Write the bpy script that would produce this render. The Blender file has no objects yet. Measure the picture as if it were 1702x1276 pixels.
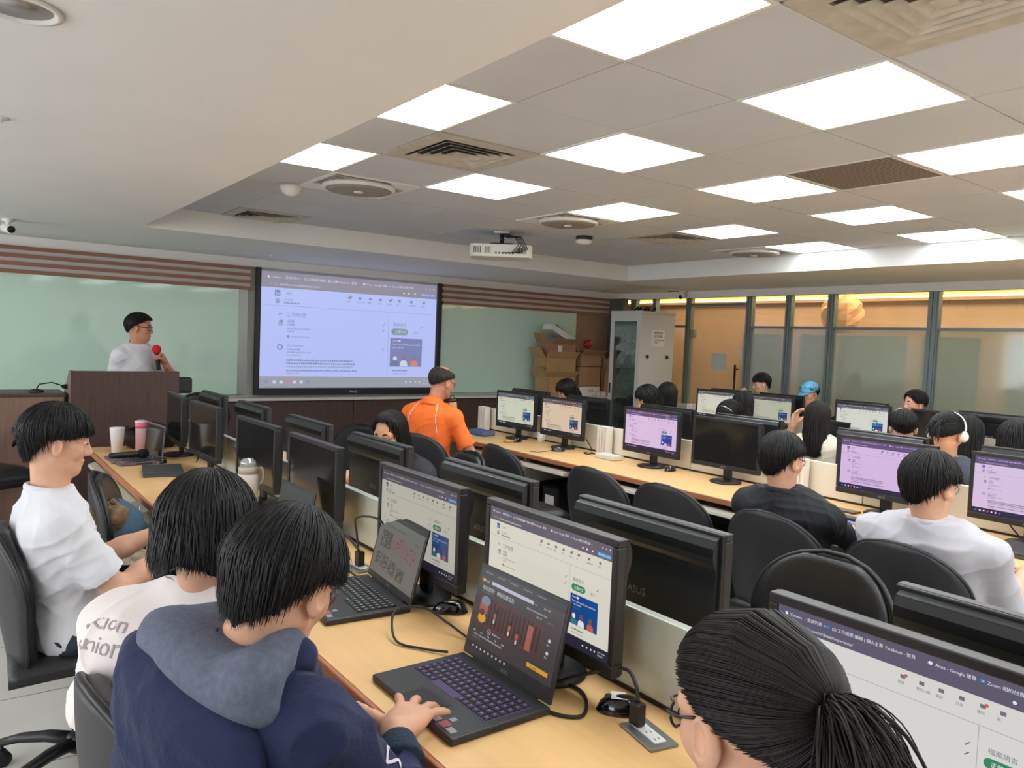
import bpy, math, random
import numpy as np
from mathutils import Vector, Matrix, noise
random.seed(7)
rng = np.random.default_rng(11)
PI = math.pi
SC = bpy.context.scene
COL = SC.collection

# ------------------------------------------------------------------ camera, world, exposure
yaw, pitch, roll = math.radians(36.636), math.radians(-3.188), math.radians(2.314)
_f = Vector((math.sin(yaw) * math.cos(pitch), math.cos(yaw) * math.cos(pitch), math.sin(pitch)))
_r = Vector((math.cos(yaw), -math.sin(yaw), 0))
_u = _r.cross(_f)
_r2 = _r * math.cos(roll) + _u * math.sin(roll)
_u2 = -_r * math.sin(roll) + _u * math.cos(roll)
cam = bpy.data.cameras.new('camera')
cam.sensor_width = 36
cam.lens = 1270.47 / 1702 * 36
cam.clip_start = 0.02
camo = bpy.data.objects.new('camera', cam)
COL.objects.link(camo)
camo.matrix_world = Matrix(((_r2.x, _u2.x, -_f.x, 0), (_r2.y, _u2.y, -_f.y, 0), (_r2.z, _u2.z, -_f.z, 1.57), (0, 0, 0, 1)))
SC.camera = camo
SC.view_settings.view_transform = 'Standard'
SC.view_settings.look = 'None'
SC.view_settings.gamma = 1
SC.view_settings.use_curve_mapping = False
EXPOSURE = 0.15
SC.view_settings.exposure = EXPOSURE
PANEL = 9.3          # emission strength of the ceiling light panels
wd = bpy.data.worlds.new('world'); SC.world = wd
wd.use_nodes = True
wd.node_tree.nodes['Background'].inputs[0].default_value = (0.8, 0.85, 1, 1)
wd.node_tree.nodes['Background'].inputs[1].default_value = 0.0
# daylight through the windows of the left wall (outside the photo)
AREA_LAMPS = []
def area_lamp(name, loc, rot, sx, sy, w, col):
    l = bpy.data.lights.new(name, 'AREA'); l.shape = 'RECTANGLE'; l.size = sx; l.size_y = sy; l.energy = w; l.color = col
    o = bpy.data.objects.new(name, l); COL.objects.link(o); o.location = loc; o.rotation_euler = rot; AREA_LAMPS.append(o)
for _k, _y in enumerate((6.6, 4.2, 1.8, -.6)):
    area_lamp('window_daylight', (-3.12, _y, 1.55), (0, -PI / 2, 0), 1.35, 1.9, 44, (.93, .97, 1.0))
area_lamp('corridor_fill', (9.3, 3.2, 2.66), (0, 0, 0), .5, 12, 210, (1.0, .74, .50))  # unseen fill light added to brighten the corridor wall
SC.cycles.max_bounces = 8
SC.cycles.diffuse_bounces = 5
SC.cycles.glossy_bounces = 3
SC.cycles.transmission_bounces = 4
SC.cycles.transparent_max_bounces = 8
SC.cycles.sample_clamp_indirect = 4
SC.cycles.caustics_reflective = False
SC.cycles.caustics_refractive = False
SC.cycles.use_denoising = True

# ------------------------------------------------------------------ materials
def lin(c):
    return tuple((x / 12.92 if x <= 0.04045 else ((x + 0.055) / 1.055) ** 2.4) for x in (v / 255 for v in c))

MATS = {}
def mat(name, rgb, rough=0.5, metal=0.0, bump=0, bscale=50, var=0, vscale=6, coat=0, spec=0.5, stretch=None, emit=None, sheen=0, objcol=False):
    if name in MATS: return MATS[name]
    m = bpy.data.materials.new(name); m.use_nodes = True
    nt = m.node_tree; b = nt.nodes['Principled BSDF']
    c = lin(rgb)
    b.inputs['Base Color'].default_value = (*c, 1)
    b.inputs['Roughness'].default_value = rough
    b.inputs['Metallic'].default_value = metal
    b.inputs['Specular IOR Level'].default_value = spec
    b.inputs['Coat Weight'].default_value = coat
    if sheen:
        b.inputs['Sheen Weight'].default_value = sheen
        b.inputs['Sheen Roughness'].default_value = 0.4
    m.diffuse_color = (*c, 1)
    if bump or var:
        tc = nt.nodes.new('ShaderNodeTexCoord')
        mp = nt.nodes.new('ShaderNodeMapping')
        nt.links.new(tc.outputs['Object'], mp.inputs[0])
        if stretch: mp.inputs['Scale'].default_value = stretch
    if var:
        n = nt.nodes.new('ShaderNodeTexNoise'); n.inputs['Scale'].default_value = vscale; n.inputs['Detail'].default_value = 5
        nt.links.new(mp.outputs[0], n.inputs['Vector'])
        r = nt.nodes.new('ShaderNodeValToRGB')
        r.color_ramp.elements[0].position = 0.3; r.color_ramp.elements[1].position = 0.7
        r.color_ramp.elements[0].color = (*[max(0, x * (1 - var)) for x in c], 1)
        r.color_ramp.elements[1].color = (*[min(1, x * (1 + var)) for x in c], 1)
        nt.links.new(n.outputs['Fac'], r.inputs[0]); nt.links.new(r.outputs[0], b.inputs['Base Color'])
    if bump:
        n2 = nt.nodes.new('ShaderNodeTexNoise'); n2.inputs['Scale'].default_value = bscale; n2.inputs['Detail'].default_value = 4
        nt.links.new(mp.outputs[0], n2.inputs['Vector'])
        bp = nt.nodes.new('ShaderNodeBump'); bp.inputs['Strength'].default_value = bump; bp.inputs['Distance'].default_value = 0.01
        nt.links.new(n2.outputs['Fac'], bp.inputs['Height']); nt.links.new(bp.outputs[0], b.inputs['Normal'])
    if emit is not None:
        b.inputs['Emission Color'].default_value = (*lin(emit), 1)
        b.inputs['Emission Strength'].default_value = 1 / 2 ** EXPOSURE
        b.inputs['Base Color'].default_value = (0.012, 0.012, 0.014, 1)
        if objcol:
            oi = nt.nodes.new('ShaderNodeObjectInfo'); mx = nt.nodes.new('ShaderNodeMix'); mx.data_type = 'RGBA'; mx.blend_type = 'MULTIPLY'
            mx.inputs[0].default_value = 1; mx.inputs[6].default_value = (*lin(emit), 1)
            nt.links.new(oi.outputs['Color'], mx.inputs[7]); nt.links.new(mx.outputs[2], b.inputs['Emission Color'])
    MATS[name] = m
    return m

# ------------------------------------------------------------------ mesh builder
class MB:
    def __init__(s): s.v = []; s.f = []; s.mi = []; s.sm = []
    def add(s, vs, fs, mi=0, smooth=False):
        o = len(s.v); s.v.extend([tuple(map(float, p)) for p in vs])
        for k, f in enumerate(fs):
            s.f.append(tuple(o + i for i in f)); s.mi.append(mi if isinstance(mi, int) else mi[k]); s.sm.append(smooth)
        return s
    def box(s, x0, x1, y0, y1, z0, z1, mi=0, M=None):
        vs = [Vector(p) for p in ((x0, y0, z0), (x1, y0, z0), (x1, y1, z0), (x0, y1, z0), (x0, y0, z1), (x1, y0, z1), (x1, y1, z1), (x0, y1, z1))]
        if M: vs = [M @ p for p in vs]
        return s.add(vs, [(0, 3, 2, 1), (4, 5, 6, 7), (0, 1, 5, 4), (1, 2, 6, 5), (2, 3, 7, 6), (3, 0, 4, 7)], mi)
    def prism(s, poly, axis, a0, a1, mi=0, M=None, smooth=False):
        n = len(poly)
        def P(p, a):
            if axis == 'x': q = Vector((a, p[0], p[1]))
            elif axis == 'y': q = Vector((p[0], a, p[1]))
            else: q = Vector((p[0], p[1], a))
            return M @ q if M else q
        vs = [P(p, a0) for p in poly] + [P(p, a1) for p in poly]
        s.add(vs, [tuple(range(n))[::-1], tuple(range(n, 2 * n))], mi)
        return s.add(vs, [(i, (i + 1) % n, n + (i + 1) % n, n + i) for i in range(n)], mi, smooth)
    def lathe(s, prof, c=(0, 0, 0), seg=24, mi=0, M=None, smooth=True):
        vs = []; fs = []
        for r, z in prof:
            for k in range(seg):
                a = 2 * PI * k / seg; vs.append(Vector((c[0] + r * math.cos(a), c[1] + r * math.sin(a), c[2] + z)))
        for i in range(len(prof) - 1):
            for k in range(seg):
                k2 = (k + 1) % seg
                fs.append((i * seg + k, i * seg + k2, (i + 1) * seg + k2, (i + 1) * seg + k))
        fs.append(tuple(range(seg))[::-1]); fs.append(tuple(range((len(prof) - 1) * seg, len(prof) * seg)))
        if M: vs = [M @ p for p in vs]
        s.add(vs, fs, mi, smooth)
        s.sm[-1] = s.sm[-2] = False
        return s
    def tube(s, pts, r, seg=8, mi=0, flat=1.0, up=None, cap=True):
        pts = [Vector(p) for p in pts]; n = len(pts)
        rs = [r] * n if not hasattr(r, '__len__') else r
        vs = []; fs = []; prev = None
        for i, p in enumerate(pts):
            t = (pts[min(i + 1, n - 1)] - pts[max(i - 1, 0)]); t = t.normalized() if t.length > 1e-9 else Vector((0, 0, 1))
            if prev is None:
                a = Vector(up) if up else (Vector((0, 0, 1)) if abs(t.z) < .9 else Vector((1, 0, 0)))
            else: a = prev
            n1 = (a - t * a.dot(t)); n1 = n1.normalized() if n1.length > 1e-6 else t.orthogonal().normalized()
            prev = n1; n2 = t.cross(n1)
            for k in range(seg):
                an = 2 * PI * k / seg
                vs.append(p + n1 * math.cos(an) * rs[i] * flat + n2 * math.sin(an) * rs[i])
        for i in range(n - 1):
            for k in range(seg):
                k2 = (k + 1) % seg; fs.append((i * seg + k, i * seg + k2, (i + 1) * seg + k2, (i + 1) * seg + k))
        if cap: fs += [tuple(range(seg))[::-1], tuple(range((n - 1) * seg, n * seg))]
        return s.add(vs, fs, mi, True)
    def grid(s, P, mi=0, closed_u=False, smooth=True):
        # P: rows of points
        nu = len(P[0]); vs = [p for row in P for p in row]; fs = []
        for i in range(len(P) - 1):
            for j in range(nu if closed_u else nu - 1):
                j2 = (j + 1) % nu; fs.append((i * nu + j, i * nu + j2, (i + 1) * nu + j2, (i + 1) * nu + j))
        return s.add(vs, fs, mi, smooth)
    def slab(s, P, Q, mi=0, closed_u=False):
        # closed thick sheet between grids P and Q
        nu = len(P[0]); nv = len(P); vs = [p for r in P for p in r] + [p for r in Q for p in r]; o = nu * nv; fs = []
        for i in range(nv - 1):
            for j in range(nu if closed_u else nu - 1):
                j2 = (j + 1) % nu
                fs.append((i * nu + j, i * nu + j2, (i + 1) * nu + j2, (i + 1) * nu + j))
                fs.append((o + i * nu + j, o + (i + 1) * nu + j, o + (i + 1) * nu + j2, o + i * nu + j2))
        for i in (0, nv - 1):
            for j in range(nu if closed_u else nu - 1):
                j2 = (j + 1) % nu; q = (i * nu + j, o + i * nu + j, o + i * nu + j2, i * nu + j2)
                fs.append(q if i == 0 else q[::-1])
        if not closed_u:
            for j in (0, nu - 1):
                for i in range(nv - 1):
                    q = (i * nu + j, (i + 1) * nu + j, o + (i + 1) * nu + j, o + i * nu + j); fs.append(q if j == 0 else q[::-1])
        return s.add(vs, fs, mi, True)
    def ell(s, c, r, seg=16, ring=10, mi=0, M=None):
        vs = []; fs = []
        for i in range(ring + 1):
            ph = PI * i / ring
            for k in range(seg):
                a = 2 * PI * k / seg; p = Vector((r[0] * math.sin(ph) * math.cos(a), r[1] * math.sin(ph) * math.sin(a), -r[2] * math.cos(ph)))
                if M: p = M @ p
                vs.append(p + Vector(c))
        for i in range(ring):
            for k in range(seg):
                k2 = (k + 1) % seg; fs.append((i * seg + k, i * seg + k2, (i + 1) * seg + k2, (i + 1) * seg + k))
        return s.add(vs, fs, mi, True)
    def mesh(s, name, mats):
        me = bpy.data.meshes.new(name); me.from_pydata(s.v, [], s.f)
        for m in (mats if isinstance(mats, (list, tuple)) else [mats]): me.materials.append(m)
        me.polygons.foreach_set('material_index', s.mi); me.polygons.foreach_set('use_smooth', s.sm)
        me.update(); return me
    def build(s, name, mats, parent=None, bevel=0, seg=2, **kw):
        return link(name, s.mesh(name, mats), parent, bevel, seg, **kw)

def link(name, me, parent=None, bevel=0, seg=2, label=None, cat=None, group=None, kind=None):
    o = bpy.data.objects.new(name, me); COL.objects.link(o)
    if parent: o.parent = parent
    if bevel:
        b = o.modifiers.new('bevel', 'BEVEL'); b.width = bevel; b.segments = seg; b.limit_method = 'ANGLE'; b.angle_limit = 0.7
    return tag(o, label, cat, group, kind)

def tag(o, label=None, cat=None, group=None, kind=None):
    if label: o['label'] = label
    if cat: o['category'] = cat
    if group: o['group'] = group
    if kind: o['kind'] = kind
    return o

def empty(name, loc=(0, 0, 0), rz=0, label=None, cat=None, group=None):
    o = bpy.data.objects.new(name, None); COL.objects.link(o); o.empty_display_size = .05
    o.location = loc; o.rotation_euler = (0, 0, rz)
    return tag(o, label, cat, group)

def dup(o, parent=None):
    c = o.copy(); COL.objects.link(c)
    if parent: c.parent = parent
    for ch in list(o.children): dup(ch, c)
    return c

def copy_thing(o, loc, rz=0, label=None, group=None):
    c = dup(o); c.location = loc; c.rotation_euler = (0, 0, rz)
    if label: c['label'] = label
    if group: c['group'] = group
    return c

# text outlines as mesh data, cached
_T = {}
def text_geo(txt):
    if txt in _T: return _T[txt]
    cu = bpy.data.curves.new('t', 'FONT'); cu.body = txt; cu.size = 1; cu.resolution_u = 2
    o = bpy.data.objects.new('t', cu); COL.objects.link(o)
    bpy.context.view_layer.update()
    me = bpy.data.meshes.new_from_object(o.evaluated_get(bpy.context.evaluated_depsgraph_get()))
    vs = [tuple(v.co) for v in me.vertices]; fs = [tuple(p.vertices) for p in me.polygons]
    bpy.data.objects.remove(o); bpy.data.curves.remove(cu); bpy.data.meshes.remove(me)
    _T[txt] = (vs, fs); return _T[txt]
def put_text(mb, txt, fn, x, y, size, mi=0):
    # fn maps plane coordinates (u right, v up) to 3-D
    vs, fs = text_geo(txt)
    mb.add([fn(x + a * size, y + b * size) for a, b, _ in vs], fs, mi)
# ------------------------------------------------------------------ smooth body surfaces from distance fields
import openvdb
class Field:
    def __init__(s, lo, hi, h):
        s.h = h; s.lo = np.array(lo, float) - 3 * h; n = np.ceil((np.array(hi) - s.lo) / h).astype(int) + 4
        s.n = n; s.D = np.full(n, 0.06, np.float32)
        s.ax = [(s.lo[i] + h * np.arange(n[i])).astype(np.float32) for i in range(3)]
    def sub(s, lo, hi, pad):
        a = np.clip(((np.array(lo) - pad - s.lo) / s.h).astype(int), 0, s.n); b = np.clip(((np.array(hi) + pad - s.lo) / s.h).astype(int) + 2, 0, s.n)
        sl = tuple(slice(a[i], b[i]) for i in range(3))
        return sl, s.ax[0][sl[0]][:, None, None], s.ax[1][sl[1]][None, :, None], s.ax[2][sl[2]][None, None, :]
    def put(s, sl, d, k, mode):
        A = s.D[sl]
        if A.size == 0: return
        if mode == 'add':
            h = np.maximum(k - np.abs(A - d), 0) / k; s.D[sl] = np.minimum(A, d) - h * h * k * .25
        else:
            d = -d; h = np.maximum(k - np.abs(A - d), 0) / k; s.D[sl] = np.maximum(A, d) + h * h * k * .25
    def cap(s, a, b, ra, rb=None, k=.02, mode='add'):
        rb = ra if rb is None else rb
        a = np.array(a, float); b = np.array(b, float); m = max(ra, rb)
        sl, X, Y, Z = s.sub(np.minimum(a, b) - m, np.maximum(a, b) + m, .03 + k)
        ba = b - a; L = max(float(ba @ ba), 1e-9)
        t = np.clip(((X - a[0]) * ba[0] + (Y - a[1]) * ba[1] + (Z - a[2]) * ba[2]) / L, 0, 1)
        d = np.sqrt((X - a[0] - t * ba[0]) ** 2 + (Y - a[1] - t * ba[1]) ** 2 + (Z - a[2] - t * ba[2]) ** 2) - (ra + (rb - ra) * t)
        s.put(sl, d, k, mode); return s
    def cone(s, a, b, ra, rb, k=.02):
        # like cap, but with a flat end at b
        a = np.array(a, float); b = np.array(b, float); m = max(ra, rb)
        sl, X, Y, Z = s.sub(np.minimum(a, b) - m, np.maximum(a, b) + m, .03 + k)
        ba = b - a; L = max(float(ba @ ba), 1e-9)
        u = ((X - a[0]) * ba[0] + (Y - a[1]) * ba[1] + (Z - a[2]) * ba[2]) / L; t = np.clip(u, 0, 1.5)
        d = np.sqrt((X - a[0] - t * ba[0]) ** 2 + (Y - a[1] - t * ba[1]) ** 2 + (Z - a[2] - t * ba[2]) ** 2) - (ra + (rb - ra) * t)
        d = np.maximum(d, (u - 1) * math.sqrt(L)); s.put(sl, d, k, 'add'); return s
    def ell(s, c, r, R=None, k=.02, mode='add'):
        c = np.array(c, float); r = np.array(r, float); m = float(r.max())
        sl, X, Y, Z = s.sub(c - m, c + m, .03 + k)
        X = X - c[0]; Y = Y - c[1]; Z = Z - c[2]
        if R is not None:
            X, Y, Z = (R[0, 0] * X + R[1, 0] * Y + R[2, 0] * Z, R[0, 1] * X + R[1, 1] * Y + R[2, 1] * Z, R[0, 2] * X + R[1, 2] * Y + R[2, 2] * Z)
        k0 = np.sqrt((X / r[0]) ** 2 + (Y / r[1]) ** 2 + (Z / r[2]) ** 2); k1 = np.sqrt((X / r[0] ** 2) ** 2 + (Y / r[1] ** 2) ** 2 + (Z / r[2] ** 2) ** 2)
        d = k0 * (k0 - 1) / np.maximum(k1, 1e-6)
        s.put(sl, d, k, mode); return s
    def cut(s, p, n, rad=None):
        # remove everything on the +n side of the plane through p (within rad of p)
        X, Y, Z = s.ax[0][:, None, None], s.ax[1][None, :, None], s.ax[2][None, None, :]
        d = (X - p[0]) * n[0] + (Y - p[1]) * n[1] + (Z - p[2]) * n[2]
        if rad:
            m = np.sqrt((X - p[0]) ** 2 + (Y - p[1]) ** 2 + (Z - p[2]) ** 2) - rad
            d = np.minimum(d, -m)
        s.D = np.maximum(s.D, d.astype(np.float32)); return s
    def polys(s):
        g = openvdb.FloatGrid(); g.background = 0.06
        D = s.D; D[0] = D[-1] = .06; D[:, 0] = D[:, -1] = .06; D[:, :, 0] = D[:, :, -1] = .06
        g.copyFromArray(np.ascontiguousarray(D))
        v, t, q = g.convertToPolygons(0.0, 0.0)
        return v * s.h + s.lo, q
def join_polys(parts):
    vs = []; qs = []; o = 0
    for v, q in parts: vs.append(v); qs.append(q + o); o += len(v)
    return np.concatenate(vs), np.concatenate(qs)
def poly_mesh(name, v, q, mats):
    me = bpy.data.meshes.new(name)
    nv = len(v); nq = len(q)
    me.vertices.add(nv); me.vertices.foreach_set('co', v.astype(np.float32).ravel())
    me.loops.add(nq * 4); me.loops.foreach_set('vertex_index', q.astype(np.int32).ravel())
    me.polygons.add(nq); me.polygons.foreach_set('loop_start', np.arange(0, nq * 4, 4, dtype=np.int32))
    try: me.polygons.foreach_set('loop_total', np.full(nq, 4, np.int32))
    except Exception: pass
    me.polygons.foreach_set('use_smooth', np.ones(nq, bool))
    for m in (mats if isinstance(mats, (list, tuple)) else [mats]): me.materials.append(m)
    me.update(calc_edges=True); me.validate()
    return me
def vnormals(v, q):
    n = np.zeros_like(v); a = v[q[:, 0]]; b = v[q[:, 1]]; c = v[q[:, 2]]; d = v[q[:, 3]]
    fn = np.cross(c - a, d - b)
    for i in range(4): np.add.at(n, q[:, i], fn)
    return n / np.maximum(np.linalg.norm(n, axis=1, keepdims=True), 1e-9)
def wrinkle(v, q, amp, freq, seed, ctr=None):
    r = np.random.default_rng(seed); n = vnormals(v, q); d = np.zeros(len(v))
    w = v + 0.03 * np.sin(v[:, [1, 2, 0]] * 17 + seed)
    for i in range(7):
        k = r.normal(size=3); k /= np.linalg.norm(k); k *= freq * (0.6 + 0.9 * r.random())
        ph = w @ k + r.random() * 6 + 1.5 * np.sin(w @ (r.normal(size=3) * freq * .35) + r.random() * 6)
        m = .5 + .5 * np.sin(w @ (r.normal(size=3) * freq * .3) + r.random() * 6)
        d += m * (1 - np.abs(np.sin(ph))) ** 2 - .25
    return v + n * (amp * d / 1.6)[:, None] * (-1 if FLIPN else 1)
FLIPN = False
SKIN = mat('skin', (214, 164, 136), .5, spec=.35, var=.05, vscale=30)
SKIN_D = mat('tanned_skin', (190, 132, 104), .5, spec=.35, var=.05, vscale=30)
LIP = mat('lips', (186, 112, 102), .45)
HAIR = mat('black_hair', (13, 12, 13), .5, spec=.32)
HAIR_B = mat('dark_brown_hair', (26, 20, 19), .5, spec=.32)
HAIR_G = mat('greying_hair', (44, 38, 36), .5, spec=.3)
EYEW = mat('eye_white', (225, 220, 215), .25)
IRIS = mat('iris', (30, 20, 16), .15)
SHOE = mat('shoe_fabric', (50, 50, 54), .7)
MASKM = mat('mask_cloth', (235, 236, 240), .8)
LENS = bpy.data.materials.new('lens_glass'); LENS.use_nodes = True
_n = LENS.node_tree; _n.nodes.clear()
_o = _n.nodes.new('ShaderNodeOutputMaterial'); _m = _n.nodes.new('ShaderNodeMixShader'); _t = _n.nodes.new('ShaderNodeBsdfTransparent'); _g = _n.nodes.new('ShaderNodeBsdfGlossy')
_g.inputs['Roughness'].default_value = .03; _m.inputs[0].default_value = .12
_n.links.new(_t.outputs[0], _m.inputs[1]); _n.links.new(_g.outputs[0], _m.inputs[2]); _n.links.new(_m.outputs[0], _o.inputs[0])
WHITE_T = mat('white_cotton', (216, 216, 222), .85, sheen=.1)
# ------------------------------------------------------------------ people
def V3(*a): return np.array(a, float)
def unit(v): v = np.array(v, float); return v / max(np.linalg.norm(v), 1e-9)
def yawvec(d): a = math.radians(d); return V3(math.sin(a), math.cos(a), 0)
def head_frame(hy, hp=0, hr=0):
    F = yawvec(hy); U = V3(0, 0, 1); L = np.cross(U, F)
    p = math.radians(hp); F2 = F * math.cos(p) - U * math.sin(p); U2 = U * math.cos(p) + F * math.sin(p)
    r = math.radians(hr); L3 = L * math.cos(r) + U2 * math.sin(r); U3 = U2 * math.cos(r) - L * math.sin(r)
    return np.stack([F2, L3, U3], 1)          # columns: forward, left, up

def head_field(C, R, sc, neck, h, female=False, ears=True):
    T = lambda x, y, z: C + R @ (V3(x, y, z) * sc)
    lo = np.minimum(C - .16 * sc, neck - .07); hi = np.maximum(C + .16 * sc, neck + .07)
    f = Field(lo, hi, h)
    j = .93 if female else 1.0
    f.ell(T(-.012, 0, .033), V3(.097, .077, .089) * sc, R, k=.012)
    f.ell(T(.028, 0, -.018), V3(.062, .062 * j, .085) * sc, R, k=.02)
    f.ell(T(.036, 0, -.074), V3(.047, .043 * j, .034) * sc, R, k=.02)
    f.cap(T(.060, 0, -.096), T(.064, 0, -.099), .019 * sc, k=.02)
    for s in (-1, 1):
        f.cap(T(.0, .053 * s * j, -.052), T(.05, .022 * s, -.095), .017 * sc, .015 * sc, k=.025)
        f.ell(T(.052, .040 * s, -.022), V3(.026, .022, .026) * sc, R, k=.02)
        f.cap(T(.074, .012 * s, .026), T(.062, .046 * s, .022), .011 * sc, .012 * sc, k=.014)
        f.ell(T(.100, .031 * s, .003), V3(.014, .017, .012) * sc, R, k=.012, mode='sub')
        f.ell(T(.0745, .031 * s, .003), V3(.0145, .0165, .0128) * sc, R, k=.004)      # eyelid
        if ears:
            a = math.radians(24) * s; c, n = math.cos(a), math.sin(a)
            Re = R @ np.array([[c, -n, 0], [n, c, 0], [0, 0, 1]])
            f.ell(T(-.006, .084 * s, -.008), V3(.019, .0080, .033) * sc, Re, k=.005)
            f.ell(T(-.001, .0925 * s, -.004), V3(.0105, .0075, .021) * sc, Re, k=.003, mode='sub')
            f.cap(T(.002, .080 * s, -.038), T(.004, .079 * s, -.034), .0065 * sc, k=.006)
    f.cap(T(.086, 0, .012), T(.103, 0, -.027), .0075 * sc, .0105 * sc, k=.014)
    for s in (-1, 1): f.cap(T(.094, .011 * s, -.033), T(.1, .008 * s, -.032), .0085 * sc, k=.008)
    f.ell(T(.082, 0, -.059), V3(.011, .021, .0055) * sc, R, k=.008)
    f.ell(T(.080, 0, -.069), V3(.011, .017, .0065) * sc, R, k=.008)
    f.ell(T(.099, 0, -.0635), V3(.006, .024, .0016) * sc, R, k=.004, mode='sub')
    w = .046 if female else .051
    f.cap(T(-.028, 0, -.05), neck, w * sc, (w + .004) * sc, k=.03)
    f.cap(T(-.01, 0, -.07), neck + .02 * R[:, 0], .038 * sc, .043 * sc, k=.03)
    return f

STY = {
    # |theta| keys 0 40 70 95 120 150 180 ; ends (deg) ; hanging length
    'bowl': ([82, 85, 92, 94, 108, 115, 117], [0, 0, 0, .0, .034, .058, .064], .009),
    'mop': ([85, 89, 96, 95, 109, 116, 118], [0, 0, .0, .0, .028, .058, .066], .013),
    'crop': ([62, 67, 86, 100, 107, 114, 116], [0, 0, 0, .0, .012, .030, .038], .010),
    'bob': ([76, 84, 92, 96, 98, 99, 100], [.0, .03, .080, .10, .10, .09, .08], .015),
    'long': ([58, 68, 84, 92, 95, 97, 98], [.0, .07, .2, .27, .31, .33, .34], .012),
    'short_long': ([60, 68, 84, 92, 95, 97, 98], [.0, .05, .12, .15, .17, .17, .17], .012),
    'bald': ([60, 72, 84, 95, 106, 114, 116], [0, 0, 0, 0, .012, .026, .032], .004),
    'long_parted': ([46, 52, 72, 90, 95, 97, 98], [.0, .0, .10, .27, .31, .33, .34], .012),
    'pony': ([52, 60, 80, 97, 112, 126, 132], [0] * 7, .006),
    'part': ([50, 64, 92, 103, 112, 122, 128], [.0, .02, .02, .0, 0, 0, 0], .014),
}
KEY = [0, 40, 70, 95, 120, 150, 180]
def hair_geo(C, R, sc, style, seed, n, strand=.006, tail=None, part=0):
    ends, hang, lift = STY[style]
    r = np.random.default_rng(seed); mb = MB()
    c0 = V3(-.014, 0, .031); A = V3(.103, .083, .095)
    def W(p): return C + R @ (np.asarray(p) * sc)
    def ang(th):
        a = abs((math.degrees(th) + 180) % 360 - 180); return math.radians(np.interp(a, KEY, ends)), float(np.interp(a, KEY, hang))
    def surf(th, ph, off):
        q = V3(math.sin(ph) * math.cos(th), math.sin(ph) * math.sin(th), math.cos(ph))
        z = max(0, -q[2])
        return c0 + q * (A + off) * (1 - .10 * z * (1 if math.cos(th) < 0 else 0))
    def path(th, p0, p1, hd, off, m):
        L1 = (p1 - p0) * .1; T = L1 + hd; out = []
        for i in range(m):
            d = T * i / (m - 1)
            if d <= L1 or hd == 0: out.append(surf(th, p0 + (p1 - p0) * min(1, d / max(L1, 1e-6)), off))
            else:
                e = surf(th, p1, off); e = e + V3(0, 0, -(d - L1)); e[:2] *= (1 - (2.6 if T < .4 and max(hang) < .09 else -.35 * (1 if abs(th) > 2 else -.2)) * (d - L1)); out.append(e)
        return out
    # cap
    nt = 64; rows = 14; P = []; Q = []
    ths = [2 * PI * j / nt - PI for j in range(nt)]
    jag = r.normal(size=nt) * (.0 if style == 'pony' else .04)
    for i in range(rows):
        P.append([]); Q.append([])
    for j, th in enumerate(ths):
        pe, hd = ang(th); p0 = .02
        if style == 'bald': p0 = math.radians(np.interp(abs(math.degrees(th)), KEY, [57, 60, 54, 50, 47, 45, 45]))
        pe += jag[j]
        a = path(th, p0, pe, hd, lift * .75, rows); b = path(th, p0, pe, hd, lift * .75 - .016, rows)
        for i in range(rows): P[i].append(W(a[i])); Q[i].append(W(b[i]))
    mb.slab(P, Q, closed_u=True)
    tie = V3(-.112, 0.0, .03) if tail else None
    for k in range(n):
        th = r.uniform(-PI, PI); pe, hd = ang(th)
        if style == 'pony':
            s0 = surf(th, pe * r.uniform(.96, 1.04), lift); pts = []; ex = .0015 + .006 * r.random() ** 2
            for i in range(9):
                t = i / 8; m = s0 * (1 - t) + tie * t; q = (m - c0) / (A + lift + .002 * r.random()); q = q / max(np.linalg.norm(q), .3)
                # blend back to the skull surface, then dive to the tie
                e = c0 + q * (A + lift * .8 + ex); w = min(1, max(0, (t - .85) / .15)); pts.append(W(e * (1 - w) + tie * w))
            rad = strand * r.uniform(.6, 1.1); mb.tube(pts, [rad * .12] + [rad * .9] * 7 + [rad * .5], seg=5, flat=.5, cap=False)
            continue
        p0 = r.uniform(.03, max(.05, pe - .5)) if r.random() < .75 else .05
        if style == 'bald': p0 = math.radians(np.interp(abs(math.degrees(th)), KEY, [57, 60, 52, 46, 42, 38, 36])) + r.uniform(0, .4); p0 = min(p0, pe - .15)
        if style == 'bald' and abs(th) < .8 and r.random() < .7: continue
        p1 = pe * r.uniform(.9, 1.05); off = lift * r.uniform(.7, 1.25) + .002
        m = 8 if hd == 0 else (10 if max(hang) < .09 else 14)
        sw = r.normal() * .16; th0 = th
        base = path(th, p0, p1, hd * r.uniform(.8, 1.04), off, m); pts = []
        ph = r.random() * 6; wv = .0025 if hd else .0015
        for i, q in enumerate(base):
            t = i / (m - 1); a = sw * t; qq = V3(q[0] - c0[0], q[1], 0)
            x = c0[0] + qq[0] * math.cos(a) - qq[1] * math.sin(a); y = qq[0] * math.sin(a) + qq[1] * math.cos(a)
            o = wv * math.sin(t * 7 + ph); rr = math.hypot(x - c0[0], y) + 1e-6
            lf = 1 + (.0 if hd else (.15 if style == 'crop' and abs(th) < 1.4 else .05) * t * t * r.random())
            pts.append(W((c0[0] + (x - c0[0]) * (1 + o / rr * 1) * lf, y * (1 + o / rr) * lf, q[2])))
        rad = strand * r.uniform(.6, 1.25)
        mb.tube(pts, [rad * (.35 + .65 * min(1, 3 * i / (m - 1))) * (1 if i < m - 3 else (.75, .45, .08)[i - m + 3]) for i in range(m)], seg=5, flat=.45, up=tuple(R @ V3(0, 0, 1)) if 0 else tuple(unit(np.array(pts[0]) - C)), cap=False)
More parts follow.
